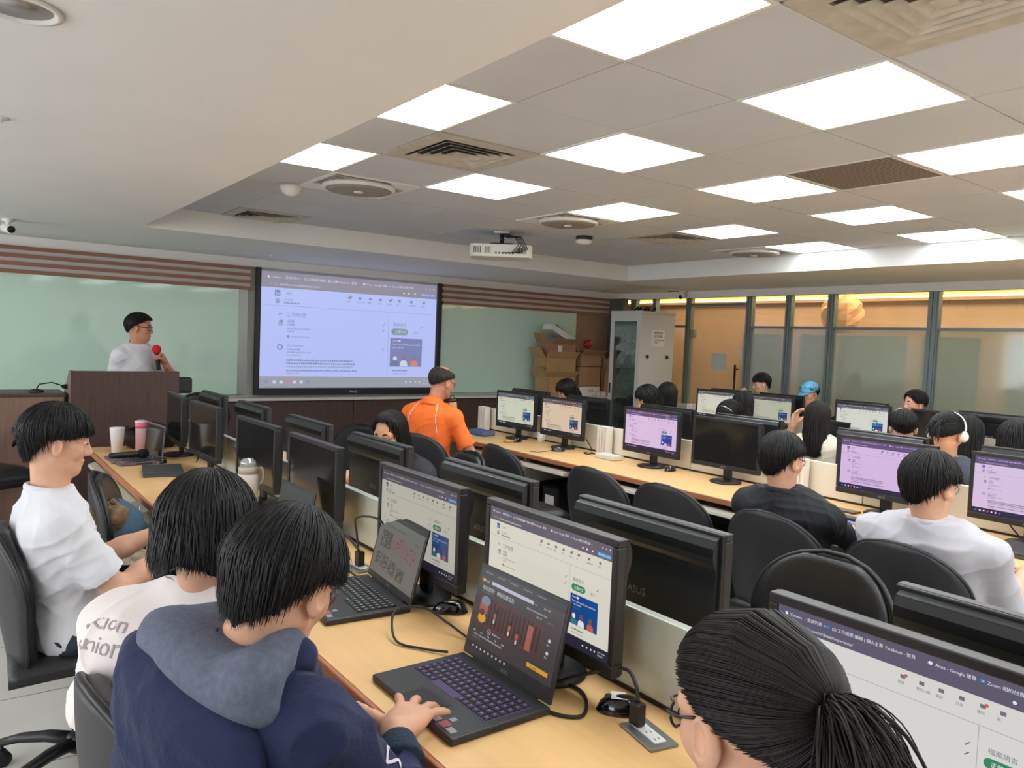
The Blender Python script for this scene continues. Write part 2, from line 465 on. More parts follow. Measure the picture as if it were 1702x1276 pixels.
    if tail:
        for k in range(tail[0]):
            L = tail[1] * r.uniform(.55, 1.05); sp = r.normal(size=3) * tail[2]; pts = []; a0 = r.uniform(0, 2 * PI); r0 = .017 * math.sqrt(r.random()); out_ = r.uniform(.4, 1)
            for i in range(13):
                t = i / 12; fan = min(1, t * 2.5) ** .7
                x = -.012 - .055 * math.sin(min(1, t * 1.7) * PI / 2) * out_ + sp[0] * t * .6 + .012 * (1 - t) * math.cos(a0) * 0
                y = r0 * math.cos(a0) * (1 + 1.2 * fan) + sp[1] * t * .9
                z = r0 * math.sin(a0) * (1 + .6 * fan) - L * t ** 1.45 + .018 * math.sin(min(1, t * 3) * PI / 2) * (1 - t) + .003 * math.sin(t * 6 + k)
                pts.append(W(tie + V3(x, y, z)))
            rad = strand * r.uniform(.4, .85)
            mb.tube(pts, [rad * (1 if t < 10 else (.8, .5, .15)[t - 10]) for t in range(13)], seg=5, flat=.6, cap=False)
        mb.tube([W(tie + V3(-.006 + .0, .021 * math.cos(a), .021 * math.sin(a))) for a in np.linspace(0, 2 * PI, 17)], .006 * sc, 6, cap=False)
    return mb

def ik(S, W, a, b, pole):
    d = W - S; L = min(np.linalg.norm(d), (a + b) * .999); u = unit(d)
    x = (a * a - b * b + L * L) / (2 * L); h = math.sqrt(max(a * a - x * x, 1e-6))
    p = pole - u * (pole @ u); return S + u * x + unit(p) * h, S + u * L

def hand_prims(f, W, d, n, s, curl=(15, 25, 15), spread=.10, thumb=None, sc=1.0, curls=None, k=.006):
    d = unit(d); n = unit(n - d * (n @ d)); s = unit(s - d * (s @ d) - n * (s @ n))
    kn = []
    for i, (o, l) in enumerate(((.028, .088), (.010, .093), (-.010, .088), (-.027, .078))):
        kn.append(W + (d * l + s * o - n * .002) * sc)
        f.cap(W + (d * .008 + s * o * .5) * sc, kn[i], .0155 * sc, .0125 * sc, k=.014)
    f.ell(W + (d * .045 + n * .004) * sc, V3(.044, .034, .015) * sc, np.stack([d, s, n], 1), k=.014)
    f.cap(W + (d * .02 + s * .02 + n * .006) * sc, W + (d * .055 + s * .034 + n * .008) * sc, .016 * sc, .013 * sc, k=.014)
    tips = []
    for i, (o, L) in enumerate(((1, .071), (.35, .078), (-.35, .073), (-1, .057))):
        dd = unit(d + s * o * spread); p = kn[i]; a = 0; rr = .0096 * sc if i < 3 else .0083 * sc
        cc = curls[i] if curls else curl
        for j, fr in enumerate((.45, .30, .25)):
            a += math.radians(cc[j]); q = p + (dd * math.cos(a) + n * math.sin(a)) * L * fr * sc
            f.cap(p, q, rr * (1 - .07 * j), rr * (.95 - .08 * j), k=k * .5); p = q
        tips.append(p)
    t = thumb if thumb is not None else (.75, .6, .25)     # in (s, d, n)
    p = W + (d * .028 + s * .030 + n * .006) * sc; dr = unit(s * t[0] + d * t[1] + n * t[2])
    for j, L in enumerate((.042, .032, .027)):
        q = p + dr * L * sc; f.cap(p, q, (.0135 - .0018 * j) * sc, (.0125 - .0022 * j) * sc, k=k); p = q
        dr = unit(dr + (d * .28 + n * .10) if thumb is None or len(t) < 4 else dr + d * t[3])
    return tips

PEOPLE = []
def person(label, C, hy, hp=0, hr=0, by=None, sc=.94, female=False, hair='bowl', hseed=1, nl=None, strand=None, tail=None,
           shirt=None, sleeve=.75, smat=None, pmat=None, skin=None, hmat=None, neckoff=None, N=None, P=None, sw=.185, arms=None,
           stand=False, near=False, glasses=None, eyes=True, bulk=1.0, lean=None, fold=.006, extra=None, collar=True, leg=True, mask=False, shorts=False, slv=0, group=None, knee=None, legyaw=None):
    C = np.array(C, float); by = hy if by is None else by
    nl = nl or (1600 if near else 500); strand = strand or (.0028 if near else .005)
    R = head_frame(hy, hp, hr); F = yawvec(by); U = V3(0, 0, 1); L = np.cross(U, F)
    if N is None: N = C - U * .165 * sc - F * .03 * sc + (0 if neckoff is None else np.array(neckoff))
    N = np.array(N, float)
    if P is None: P = V3(N[0] - F[0] * (.06 if lean is None else lean), N[1] - F[1] * (.06 if lean is None else lean), .57 if not stand else .93)
    P = np.array(P, float)
    up = unit(N - P); Ln = L; Fn = unit(np.cross(Ln, up)); Tl = np.linalg.norm(N - P)
    root = empty('person', (P[0], P[1], 0), 0, label, 'person', group)
    off = Matrix.Translation((-P[0], -P[1], 0)); po = V3(P[0], P[1], 0)
    hh = .0026 if near else .0042; hb = .006 if near else .009; ha = .0035 if near else .0055
    skin = skin or SKIN; hmat = hmat or HAIR
    parts = []
    f = head_field(C, R, sc, N, hh, female); hv, hq = f.polys(); parts.append((hv, hq)); nh = len(hv)
    # torso under the clothes
    w = sw * bulk
    sh = {s: N + L * s * w * .94 - up * .070 + Fn * .0 for s in (-1, 1)}
    def torso(f, e, hem=False):
        f.ell(P + up * .02, V3(.115, .165 * bulk, .12) + e, np.stack([Fn, Ln, up], 1), k=.05)
        f.ell(P + up * Tl * .35, V3(.100 * bulk, .140 * bulk, .16) + e, np.stack([Fn, Ln, up], 1), k=.06)
        f.ell(P + up * Tl * .66 + Fn * .0, V3(.108 * bulk, .155 * bulk, .165) + e, np.stack([Fn, Ln, up], 1), k=.06)
        for s in (-1, 1):
            f.cap(P + up * Tl * .78 + Ln * s * .06, sh[s] - up * .01, .075 + e * .7, .046 + e * .7, k=.05)
            f.cap(N + up * .012 + Ln * s * .025, sh[s] + up * .004, .048 + e, .040 + e, k=.05)
            f.cap(P + up * Tl * .45 + Ln * s * .09 - Fn * .03, P + up * Tl * .8 + Ln * s * .10 - Fn * .035, .055 + e, .06 + e, k=.05)
    lo = np.minimum(P, N) - .30; hi = np.maximum(P, N) + .30
    f = Field(lo, hi, .012); torso(f, -.014); parts.append(f.polys())
    # arms
    aj = {}
    for s in (-1, 1):
        sp = (arms or {}).get(s, {}) if arms else {}
        Wt = np.array(sp.get('w', P + F * .40 + L * s * .13 + V3(0, 0, .8 - P[2])), float)
        pole = np.array(sp.get('pole', L * s * .28 - U - F * .35), float)
        El, Wt = ik(sh[s], Wt, .285 * sp.get('len', 1), .25 * sp.get('len', 1), pole); aj[s] = (sh[s], El, Wt)
        d = np.array(sp.get('d', F * 1.0 - U * .15), float); n = np.array(sp.get('n', -U), float)
        ts = np.array(sp.get('s', -L * s), float)
        pts = np.array([sh[s], El, Wt, Wt + unit(d) * .2]); f = Field(pts.min(0) - .09, pts.max(0) + .09, sp.get('h', ha))
        f.cap(sh[s], El, .047, .040, k=.02); f.cap(El, El * .6 + Wt * .4, .041, .038, k=.02); f.cap(El * .6 + Wt * .4, Wt, .038, .026, k=.02)
        f.cap(Wt, Wt + unit(d) * .02, .026, .022, k=.015)
        hand_prims(f, Wt + unit(d) * .01, d, n, ts, curl=sp.get('curl', (20, 30, 20)), spread=sp.get('spread', .08), thumb=sp.get('thumb'), curls=sp.get('curls'), sc=sp.get('hs', 1.0))
        parts.append(f.polys())
    # legs
    legs = {}
    Fl = F if legyaw is None else yawvec(legyaw); Ll = np.cross(U, Fl)
    for s in (-1, 1):
        if stand: hip = P + Ll * s * .09; kn = V3(hip[0], hip[1], .49) + Fl * .02; an = V3(kn[0], kn[1], .09) - Fl * .02
        else: hip = V3(P[0], P[1], P[2] - .02) + Ll * s * .09; kn = V3(hip[0], hip[1], .53) + Fl * .40 + Ll * s * .04; an = V3(kn[0], kn[1], .09) + Fl * (.03 + .03 * s)
        legs[s] = (hip, kn, an)
    allp = np.array([p for s in legs for p in legs[s]])
    f = Field(allp.min(0) - .12, allp.max(0) + .12, .014)
    for s in (-1, 1):
        hip, kn, an = legs[s]; f.cap(hip, kn, .07, .05, k=.02); f.cap(kn, an, .048, .033, k=.02); f.cap(an, an + Fl * .13 - U * .04, .033, .026, k=.02)
    parts.append(f.polys())
    v, q = join_polys(parts)
    me = poly_mesh('body', v - po, q, [skin, LIP])
    cen = np.zeros(len(me.polygons) * 3); me.polygons.foreach_get('center', cen); cen = (cen.reshape(-1, 3) + po - C) @ R / sc
    mi = ((((cen - V3(.088, 0, -.0635)) / V3(.022, .019, .0105)) ** 2).sum(1) < 1).astype(np.int32)
    me.polygons.foreach_set('material_index', mi)
    link('body', me, root)
    # hair
    if hair:
        mb = hair_geo(C, R, sc, hair, hseed, nl, strand, tail); mb.v = [(p[0] - P[0], p[1] - P[1], p[2]) for p in mb.v]
        mb.build('hair', hmat, root)
        eb = MB()
    T = lambda x, y, z: tuple(C + R @ (V3(x, y, z) * sc) - po)
    if eyes:
        for s in (-1, 1):
            e = MB(); Mr = Matrix([list(row) for row in R])
            e.ell(T(.0735, .031 * s, .0025), (.0136 * sc, .0125 * sc, .0085 * sc), 14, 10, 0, None)
            e2 = MB(); rot = Mr
            e.v = []; e.f = []; e.mi = []; e.sm = []
            for (c, rr, mi_) in (((.0788, .031 * s, .001), (.0136, .0130, .0052), 0), ((.0838, .031 * s, .001), (.0096, .0058, .0050), 1)):
                e.ell(T(*c), tuple(x * sc for x in rr), 14, 10, mi_, Mr)
            e.build('eye', [EYEW, IRIS], root)
            b = MB(); b.tube([T(.0885, .018 * s, .003), T(.0915, .027 * s, .0075), T(.0905, .036 * s, .0070), T(.0835, .046 * s, .002)], .0014, 5); b.build('eyelash', HAIR, root)
            b = MB(); b.tube([T(.0875, .014 * s, .026), T(.086, .028 * s, .031), T(.072, .049 * s, .026)], [.0024, .0032, .0012], 6, flat=1.5); b.build('eyebrow', hmat, root)
    if glasses is not None:
        g = MB(); gm, rx, rz, rt = glasses
        for s in (-1, 1):
            pts = [T(.101 - .008 * abs(math.cos(a)) - .01 * (s * math.cos(a) > .5), .034 * s + rx * math.cos(a), .0 + rz * math.sin(a)) for a in np.linspace(0, 2 * PI, 21)]
            g.tube(pts, rt, 6, cap=False)
            g.tube([T(.088, s * (.034 + rx), .006), T(.05, .077 * s, .010), T(.014, .080 * s, .016)], rt * 1.1, 6)
        g.tube([T(.098, -.034 + rx, .004), T(.104, 0, .008), T(.098, .034 - rx, .004)], rt, 6)
        go = g.build('glasses', gm, root)
        for s in (-1, 1):
            l = MB(); pts = [T(.098, .034 * s + rx * .97 * math.cos(a), rz * .97 * math.sin(a)) for a in np.linspace(0, 2 * PI, 20, endpoint=False)]
            l.add(pts, [tuple(range(20))]); l.build('lens', LENS, go)
    if mask:
        m = MB(); rows = []
        for i in range(7):
            t = i / 6; z = -.012 - .085 * t
            rows.append([T(.112 * math.cos(a) * (1 - .16 * t * t) + .004 * math.sin(PI * t), .072 * math.sin(a) * (1 - .2 * t), z) for a in np.linspace(-1.15, 1.15, 13)])
        back = [[tuple(Vector(p) * 1 - Vector(R[:, 0]) * .002) for p in row] for row in rows]
        m.slab(rows, back)
        for s in (-1, 1): m.tube([T(.05, .066 * s, -.02), T(.01, .08 * s, .0), T(-.014, .082 * s, 0), T(-.005, .078 * s, -.035), T(.05, .058 * s, -.075)], .0014, 5)
        m.build('face_mask', MASKM, root)
    # shirt
    if smat:
        elb = [aj[s][1] for s in (-1, 1)] + ([aj[s][2] for s in (-1, 1)] if sleeve > 1 else [])
        f = Field(np.minimum(lo, np.min(elb, 0) - .08) , np.maximum(hi, np.max(elb, 0) + .08), hb); torso(f, .004 + (.010 if near else .008))
        if not stand: f.ell(P - up * .02, V3(.135, .18 * bulk, .10), np.stack([Fn, Ln, up], 1), k=.04)
        f.cut(P - up * (.10 if stand else .075), -up)
        f.cut(N + up * .035 + Fn * .02, unit(up - Fn * -.15), .12)
        for s in (-1, 1):
            S_, E_, W_ = aj[s]
            if sleeve <= 1:
                e = S_ + (E_ - S_) * sleeve
                f.cone(S_, e, .058, .064 + .008 * (sleeve < .9), k=.035)
            else:
                e = E_ + (W_ - E_) * (sleeve - 1)
                f.cap(S_, E_, .057 + slv, .050 + slv, k=.035); f.cone(E_, e, .050 + slv, .039 + slv * .5, k=.02)
        for (a_, b_, ra_, rb_) in (extra or []): f.cone(a_, b_, ra_, rb_, k=.06)
        v, q = f.polys()
        v = wrinkle(v, q, fold, 26, hseed + 5); link(shirt or 'shirt', poly_mesh('shirt', v - po, q, smat), root)
        if collar:
            c = MB(); cr = .066 if not female else .060
            ax = unit(up * 1 + Fn * .35); e1 = unit(np.cross(ax, Ln)); c0 = N + up * .020 + Fn * .004
            c.tube([tuple(c0 + e1 * cr * math.cos(a) * 1.05 + Ln * cr * 1.08 * math.sin(a) - po) for a in np.linspace(0, 2 * PI, 33)], .0075, 8, flat=1.6, up=tuple(ax), cap=False); c.build('collar', smat, root)
    if leg and pmat:
        f = Field(allp.min(0) - .17, allp.max(0) + .17, .011)
        f.ell(P - U * .02, V3(.125, .175 * bulk, .11), np.stack([F, L, U], 1), k=.04)
        for s in (-1, 1):
            hip, kn, an = legs[s]; f.cap(hip, kn, .088, .068, k=.03); f.cap(kn, an + U * .03, .066, .052, k=.03)
        f.cut(V3(0, 0, .10), V3(0, 0, -1))
        if shorts: f.cut(P + Fl * .30, Fl)
        v, q = f.polys(); v = wrinkle(v, q, .006, 24, hseed + 9); link('trousers', poly_mesh('trousers', v - po, q, pmat), root)
        for s in (-1, 1):
            hip, kn, an = legs[s]; b = Field(an - .24, an + .24, .006)
            c = V3(an[0], an[1], 0)
            b.cap(c + U * .045 - Fl * .03, c + U * .038 + Fl * .16, .042, .036, k=.02); b.cap(c + U * .05, c + U * .09, .042, .040, k=.02)
            b.cut(V3(0, 0, .004), V3(0, 0, -1)); v, q = b.polys(); link('shoe', poly_mesh('shoe', v - po, q, SHOE), root)
    ctx = dict(root=root, C=C, R=R, N=N, P=P, F=F, L=L, U=U, Fn=Fn, Ln=Ln, up=up, sh=sh, aj=aj, po=po, T=T, Tl=Tl)
    PEOPLE.append(ctx); return ctx
# ------------------------------------------------------------------ the room
CEIL, SOF, VAL = 2.55, 2.37, 2.28
XB, XR, YF = 1.27, 6.75, 6.78
XG, YW = 8.45, 8.65
XL, YBK = -3.2, -4.2
CLG = mat('ceiling_tile', (203, 208, 216), .9, var=.03, vscale=3, bump=.1, bscale=120)
PLAST = mat('painted_plaster', (230, 230, 228), .85, var=.02, vscale=2)
WALLP = mat('wall_paint', (214, 210, 202), .8)
TBAR = mat('ceiling_seam', (120, 116, 110), .8)
TRIMW = mat('white_enamel', (228, 228, 224), .45)
def struct(name, mb, m, **k): return mb.build(name, m, None, kind='structure', **k)

# floor: vinyl tiles with thin joints
FLOOR = mat('floor_vinyl', (206, 202, 197), .32, var=.05, vscale=2.5, spec=.5)
nt = FLOOR.node_tree; b = nt.nodes['Principled BSDF']
tc = nt.nodes.new('ShaderNodeTexCoord'); mp = nt.nodes.new('ShaderNodeMapping'); mp.inputs['Location'].default_value = (.0, -.015, 0)
br = nt.nodes.new('ShaderNodeTexBrick'); br.offset = 0; br.inputs['Scale'].default_value = 1; br.inputs['Mortar Size'].default_value = .003
br.inputs['Brick Width'].default_value = .615; br.inputs['Row Height'].default_value = .615; br.inputs['Mortar Smooth'].default_value = 0
nt.links.new(tc.outputs['Object'], mp.inputs[0]); nt.links.new(mp.outputs[0], br.inputs['Vector'])
mx = nt.nodes.new('ShaderNodeMix'); mx.data_type = 'RGBA'; ramp = [n for n in nt.nodes if n.type == 'VALTORGB'][0]
nt.links.new(br.outputs['Fac'], mx.inputs[0]); nt.links.new(ramp.outputs[0], mx.inputs[6]); mx.inputs[7].default_value = (*lin((96, 90, 84)), 1)
nt.links.new(mx.outputs[2], b.inputs['Base Color'])
struct('floor', MB().box(XL - .1, 11, YBK - .1, YW + .1, -.1, 0), FLOOR)

# ceiling: tiles, seams, and the dropped soffits around them
TX0, TY0, TW, TH = 1.585 - .303, 4.11 - .307, .606, .614
def cell(i, j): return TX0 + i * TW, TX0 + (i + 1) * TW, TY0 + j * TH, TY0 + (j + 1) * TH
LIGHTS = [(i, j) for i in (0, 2, 4, 6, 8) for j in (0, -2, -4, -6, -8, -10, -12)]
VENTS = [(1, -1), (1, -5), (1, 4), (6, 1)]
FANS = [(1, 1), (4, 1), (8, 1)]
FILT = [(4, -3)]
special = set(LIGHTS) | set(VENTS) | set(FANS) | set(FILT)
mb = MB(); mb.box(XB - .3, XR + .1, YBK, YF + .1, CEIL + .012, CEIL + .1, 1)
for i in range(0, 9):
    for j in range(-14, 5):
        if (i, j) in special: continue
        x0, x1, y0, y1 = cell(i, j); y1 = min(y1, YF); y0 = max(y0, YBK)
        if y1 - y0 < .05: continue
        dz = .0 + .0015 * (rng.random() < .3)
        mb.box(x0 + .003, x1 - .003, y0 + .003, y1 - .003, CEIL + dz, CEIL + .02)
struct('ceiling', mb, [CLG, TBAR])
m2 = MB()
m2.box(XL - .1, XB, YBK - .1, YW + .1, SOF, CEIL + .12)
m2.box(XB, XG + .2, YF, YW + .1, SOF, CEIL + .12)
m2.box(XR, XG + .2, YBK - .1, YF, SOF, CEIL + .12)
m2.box(XL, XG, 8.6, YW, VAL, SOF); m2.box(8.40, XG + .06, YBK, 8.6, VAL, SOF)
struct('ceiling', m2, PLAST)
struct('wall_front', MB().box(XL - .1, XG + .1, YW, YW + .1, 0, SOF), WALLP)
lw = MB(); lw.box(XL - .1, XL, YBK, YW, 0, .85); lw.box(XL - .1, XL, YBK, YW, 2.25, SOF)
ys = [YBK, -1.55, .35, .85, 2.75, 3.25, 5.15, 5.65, 7.55, YW]
for a_, b_ in zip(ys[0::2], ys[1::2]): lw.box(XL - .1, XL, a_, b_, .85, 2.25)
struct('wall_left', lw, WALLP)
for k_, y_ in enumerate((6.6, 4.2, 1.8, -.6)):
    w_ = MB(); w_.box(XL - .1, XL - .02, y_ - .96, y_ - .90, .85, 2.25); w_.box(XL - .1, XL - .02, y_ + .90, y_ + .96, .85, 2.25); w_.box(XL - .1, XL - .02, y_ - .03, y_ + .03, .85, 2.25); w_.box(XL - .1, XL - .02, y_ - .96, y_ + .96, .85, .90); w_.box(XL - .1, XL - .02, y_ - .96, y_ + .96, 2.2, 2.25)
    struct('window_%d' % (k_ + 41), w_, TRIMW)
struct('wall_back', MB().box(XL, XG, YBK - .1, YBK, 0, CEIL + .1), WALLP)

# ceiling light panels
LP = bpy.data.materials.new('light_diffuser'); LP.use_nodes = True
_b = LP.node_tree.nodes['Principled BSDF']; _b.inputs['Emission Color'].default_value = (.91, .97, 1.0, 1); _b.inputs['Emission Strength'].default_value = PANEL; _b.inputs['Base Color'].default_value = (.8, .8, .8, 1)
places = {0: 'beside the dropped beam', 2: 'in the second line from the beam', 4: 'in the middle line of lights', 6: 'in the fourth line from the beam', 8: 'next to the far right soffit'}
rowsn = {0: 'row nearest the screen', -2: 'second row from the screen', -4: 'third row from the screen'}
proto = None
for (i, j) in LIGHTS:
    x0, x1, y0, y1 = cell(i, j); lab = 'square white ceiling light %s, %s' % (places[i], rowsn.get(j, {-6: 'fourth', -8: 'fifth', -10: 'sixth', -12: 'seventh'}.get(j, '') + ' row from the screen'))
    if i == 0 and j == 0: lab = 'square white ceiling light panel partly hidden by the dropped beam, nearest the screen'
    if proto is None:
        proto = empty('ceiling_light', (0, 0, 0), 0, lab, 'light', 'ceiling light panels')
        f = MB(); w, h = TW / 2 - .002, TH / 2 - .002
        for a in ((-w, w, -h, -h + .016), (-w, w, h - .016, h), (-w, -w + .016, -h + .016, h - .016), (w - .016, w, -h + .016, h - .016)): f.box(a[0], a[1], a[2], a[3], -.004, .012)
        f.build('frame', TRIMW, proto)
        MB().box(-w + .016, w - .016, -h + .016, h - .016, -.001, .012).build('diffuser', LP, proto)
        proto.location = ((x0 + x1) / 2, (y0 + y1) / 2, CEIL); continue
    copy_thing(proto, ((x0 + x1) / 2, (y0 + y1) / 2, CEIL), 0, lab)

# square air diffusers
DUST = mat('dusty_metal', (190, 186, 174), .7, var=.12, vscale=14)
DARKV = mat('duct_dark', (84, 80, 76), .8)
def vent(loc, lab):
    t = empty('ceiling_vent', loc, 0, lab, 'vent', 'square air diffusers'); w = .300
    MB().box(-w, w, -w, w, .004, .012).build('backing', DARKV, t)
    f = MB(); 
    for a in ((-w, w, -w, -w + .085), (-w, w, w - .085, w), (-w, -w + .085, -w + .085, w - .085), (w - .085, w, -w + .085, w - .085)): f.box(a[0], a[1], a[2], a[3], -.006, .006)
    f.build('frame', DUST, t)
    for k, r in enumerate((.205, .160, .115, .070)):
        l = MB(); r2 = r - .034
        P = [[(sx * q, sy * q, z) for (sx, sy) in ((-1, -1), (1, -1), (1, 1), (-1, 1))] for q, z in ((r, -.014), (r2, .003))]
        Q = [[(sx * q, sy * q, z) for (sx, sy) in ((-1, -1), (1, -1), (1, 1), (-1, 1))] for q, z in ((r - .003, -.010), (r2 - .003, .006))]
        l.slab(P, Q, closed_u=True); l.sm = [False] * len(l.f); l.build('louver', DUST, t)
    MB().box(-.03, .03, -.03, .03, -.012, .004).build('centre_plate', DUST, t)
    return t
vl = ['square dusty air diffuser between the beam side lights, above the middle of the left desks', 'large square air diffuser at the top right edge of the photo', 'square air diffuser at the front left corner of the tiles by the whiteboard', 'small looking square air diffuser above the equipment cabinet side of the room']
for (i, j), l in zip(VENTS, vl):
    x0, x1, y0, y1 = cell(i, j); vent(((x0 + x1) / 2, (y0 + y1) / 2, CEIL), l)
# circulating fans set in square frames
GRL = mat('fan_grille', (150, 144, 132), .6, bump=.6, bscale=160)
fl = ['round fan in a square white frame near the left beam, in front of the screen', 'round fan in a square frame behind the ceiling projector', 'round fan in a square frame beside the far right soffit']
for (i, j), l in zip(FANS, fl):
    x0, x1, y0, y1 = cell(i, j); t = empty('ceiling_fan', ((x0 + x1) / 2, (y0 + y1) / 2, CEIL), PI / 2 * (i % 3), l, 'fan', 'cassette fans')
    w = .303; MB().box(-w + .02, w - .02, -w + .02, w - .02, .002, .012).build('backing', DARKV, t)
    f = MB()
    for a in ((-w, w, -w, -w + .03), (-w, w, w - .03, w), (-w, -w + .03, -w + .03, w - .03), (w - .03, w, -w + .03, w - .03)): f.box(a[0], a[1], a[2], a[3], -.008, .006)
    for s in (-1, 1):
        for q in (-1, 1): f.box(s * .20 - .075, s * .20 + .075, q * .20 - .075, q * .20 + .075, -.007, .004, 0, Matrix.Rotation(0, 4, 'Z')) if s * q > 0 else None
    f.lathe([(.235, .0), (.240, -.022), (.215, -.032), (.212, -.02)], seg=40); f.build('frame', TRIMW, t, bevel=.004)
    g = MB()
    for k in range(8):
        a = -.21 + .06 * k; g.box(a - .005, a + .005, -w + .03, w - .03, -.006, 0.002)
    g.build('slot_bars', DUST, t)
    MB().lathe([(.212, -.02), (.212, -.032), (.15, -.036), (.02, -.038)], seg=40).build('grille', GRL, t)
    MB().lathe([(.032, -.036), (.032, -.044), (.004, -.045)], seg=20).build('hub', TRIMW, t)
# perforated return tile
x0, x1, y0, y1 = cell(4, -3)
t = empty('return_air_grille', ((x0 + x1) / 2, (y0 + y1) / 2, CEIL), 0, 'grey perforated ceiling tile between two light panels', 'vent')
PERF = mat('perforated_metal', (118, 108, 104), .7)
nt = PERF.node_tree; b = nt.nodes['Principled BSDF']; tc = nt.nodes.new('ShaderNodeTexCoord'); vo = nt.nodes.new('ShaderNodeTexVoronoi'); vo.inputs['Scale'].default_value = 46; vo.inputs['Randomness'].default_value = 0
rp = nt.nodes.new('ShaderNodeValToRGB'); rp.color_ramp.elements[0].position = .28; rp.color_ramp.elements[1].position = .34
rp.color_ramp.elements[0].color = (*lin((50, 46, 44)), 1); rp.color_ramp.elements[1].color = (*lin((140, 128, 122)), 1)
nt.links.new(tc.outputs['Object'], vo.inputs['Vector']); nt.links.new(vo.outputs['Distance'], rp.inputs[0]); nt.links.new(rp.outputs[0], b.inputs['Base Color'])
w = .3
MB().box(-w + .012, w - .012, -w + .012, w - .012, 0, .008).build('perforated_sheet', PERF, t)
f = MB()
for a in ((-w, w, -w, -w + .012), (-w, w, w - .012, w), (-w, -w + .012, -w + .012, w - .012), (w - .012, w, -w + .012, w - .012)): f.box(a[0], a[1], a[2], a[3], -.004, .008)
f.build('frame', TRIMW, t)

# detectors, sprinkler and cameras
t = empty('smoke_detector', (4.683, 5.286, CEIL), 0, 'white round detector with a black rim hanging right of the projector', 'detector')
MB().lathe([(.075, 0), (.075, -.022), (.062, -.03)]).build('mount_ring', mat('black_plastic', (24, 24, 26), .45), t)
MB().lathe([(.07, -.03), (.078, -.05), (.05, -.07), (.01, -.072)]).build('dome', TRIMW, t)
BLK = MATS['black_plastic']
t = MB().lathe([(.075, 0), (.075, -.02), (.06, -.05), (.03, -.07), (.003, -.075)]).build('ceiling_sensor', TRIMW, None, label='small white round sensor dome beside the leftmost ceiling fan', cat='sensor'); t.location = (1.855, 5.05, CEIL)
t = empty('downlight', (.15, 2.379, SOF), 0, 'round recessed downlight in the beam at the top left corner', 'light')
MB().lathe([(.100, 0), (.105, -.006), (.088, -.010), (.080, 0)], seg=36).build('trim_ring', TRIMW, t)
MB().lathe([(.08, -.001), (.004, -.0015)], seg=36).build('reflector', mat('brushed_grey', (170, 168, 164), .3, metal=.6), t)
def cctv(loc, rz, lab, white=True):
    t = empty('security_camera', loc, rz, lab, 'camera', None)
    m = TRIMW if white else BLK
    MB().lathe([(.045, 0), (.045, -.015), (.02, -.025), (.014, -.05)], seg=20).build('mount', m, t)
    M = Matrix.Translation((0, 0, -.075)) @ Matrix.Rotation(math.radians(100), 4, 'Y')
    b = MB(); b.lathe([(.028, -.08), (.036, -.07), (.036, .06), (.030, .065)], seg=20, M=M); b.build('housing', m, t)
    MB().lathe([(.030, .062), (.026, .068), (.004, .070)], seg=20, M=M).build('lens_face', mat('camera_glass', (12, 12, 14), .08), t)
    return t
cctv((.40, 7.25, SOF), math.radians(-75), 'white bullet security camera under the beam above the left whiteboard')
c = cctv((8.30, 7.25, SOF), math.radians(200), 'small camera hanging from the soffit above the door frame')
MB().tube([(0, 0, -.02), (-.06, -.1, .0), (-.1, -.25, -.004)], .004, 6).build('camera_cable', BLK, c)
for k, (x, y) in enumerate(((.175, 3.69), (2.75, 8.0), (4.6, 8.2), (7.4, 7.9))):
    MB().lathe([(.035, 0), (.035, -.004), (.012, -.008), (.010, -.02), (.003, -.022)], seg=20).build('sprinkler_head', TRIMW, None, label=['small sprinkler rosette in the beam at the left edge', 'flat sprinkler rosette above the screen left end', 'flat sprinkler rosette above the screen right end', 'flat sprinkler rosette above the cardboard boxes'][k], cat='sprinkler', group='sprinkler heads').location = (x, y, SOF)

# ------------------------------------------------------------------ front wall
WOODS = mat('reddish_wood_strip', (142, 98, 78), .5, var=.12, vscale=8, stretch=(.4, 6, 6))
SLATB = mat('pale_recess', (200, 194, 190), .7)
def slat_panel(x0, x1, lab):
    t = empty('slatted_panel', ((x0 + x1) / 2, YW - .024, 2.02), 0, lab, 'wall panel', 'slatted wood bands'); w = (x1 - x0) / 2
    MB().box(-w, w, -.03, 0, 0, .26).build('recess_board', SLATB, t)
    for k in range(4): MB().box(-w, w, -.06, -.03, .002 + .0735 * k, .036 + .0735 * k).build('wood_slat', WOODS, t)
slat_panel(XL, 2.72, 'red-brown wood slats above the left green whiteboard')
slat_panel(5.20, 8.30, 'red-brown wood slats above the right green whiteboard')
GB = mat('green_glass_board', (198, 226, 210), .05, spec=.6)
ALU = mat('aluminium', (150, 154, 152), .35, metal=.7)
t = empty('whiteboard', (0, YW - .02, .86), 0, 'long pale green glass board behind the presenter and lectern', 'whiteboard', None)
MB().box(XL, 2.60, -.03, 0, 0, 1.16).build('glass_panel', GB, t); MB().box(2.60, 2.70, -.035, 0, 0, 1.16).build('side_frame', ALU, t)
t = empty('whiteboard', (6, YW - .02, .86), 0, 'pale green glass board right of the screen behind the orange shirt', 'whiteboard', None)
MB().box(-.79, 1.54, -.03, 0, 0, 1.16).build('glass_panel', GB, t)
BRN = mat('brown_laminate', (150, 122, 108), .55, var=.05, vscale=5)
struct('trim_4', MB().box(7.56, XG, YW - .03, YW, .83, 2.02), BRN)
DWOOD = mat('dark_walnut', (74, 52, 46), .45, var=.22, vscale=7, stretch=(9, 9, .5), bump=.05, bscale=30)
for k, x in enumerate(np.arange(XL, XG, 1.19)):
    m_ = MB().box(x + .004, min(x + 1.186, XG), 8.47, YW - .024, .0, .80)
    m_.build('wainscot_panel', DWOOD, None, label='dark walnut panel of the low front cabinet, number %d from the left corner' % (k + 1) if 0 else 'dark walnut door of the low cabinet under the boards', cat='cabinet', group='low cabinet fronts')
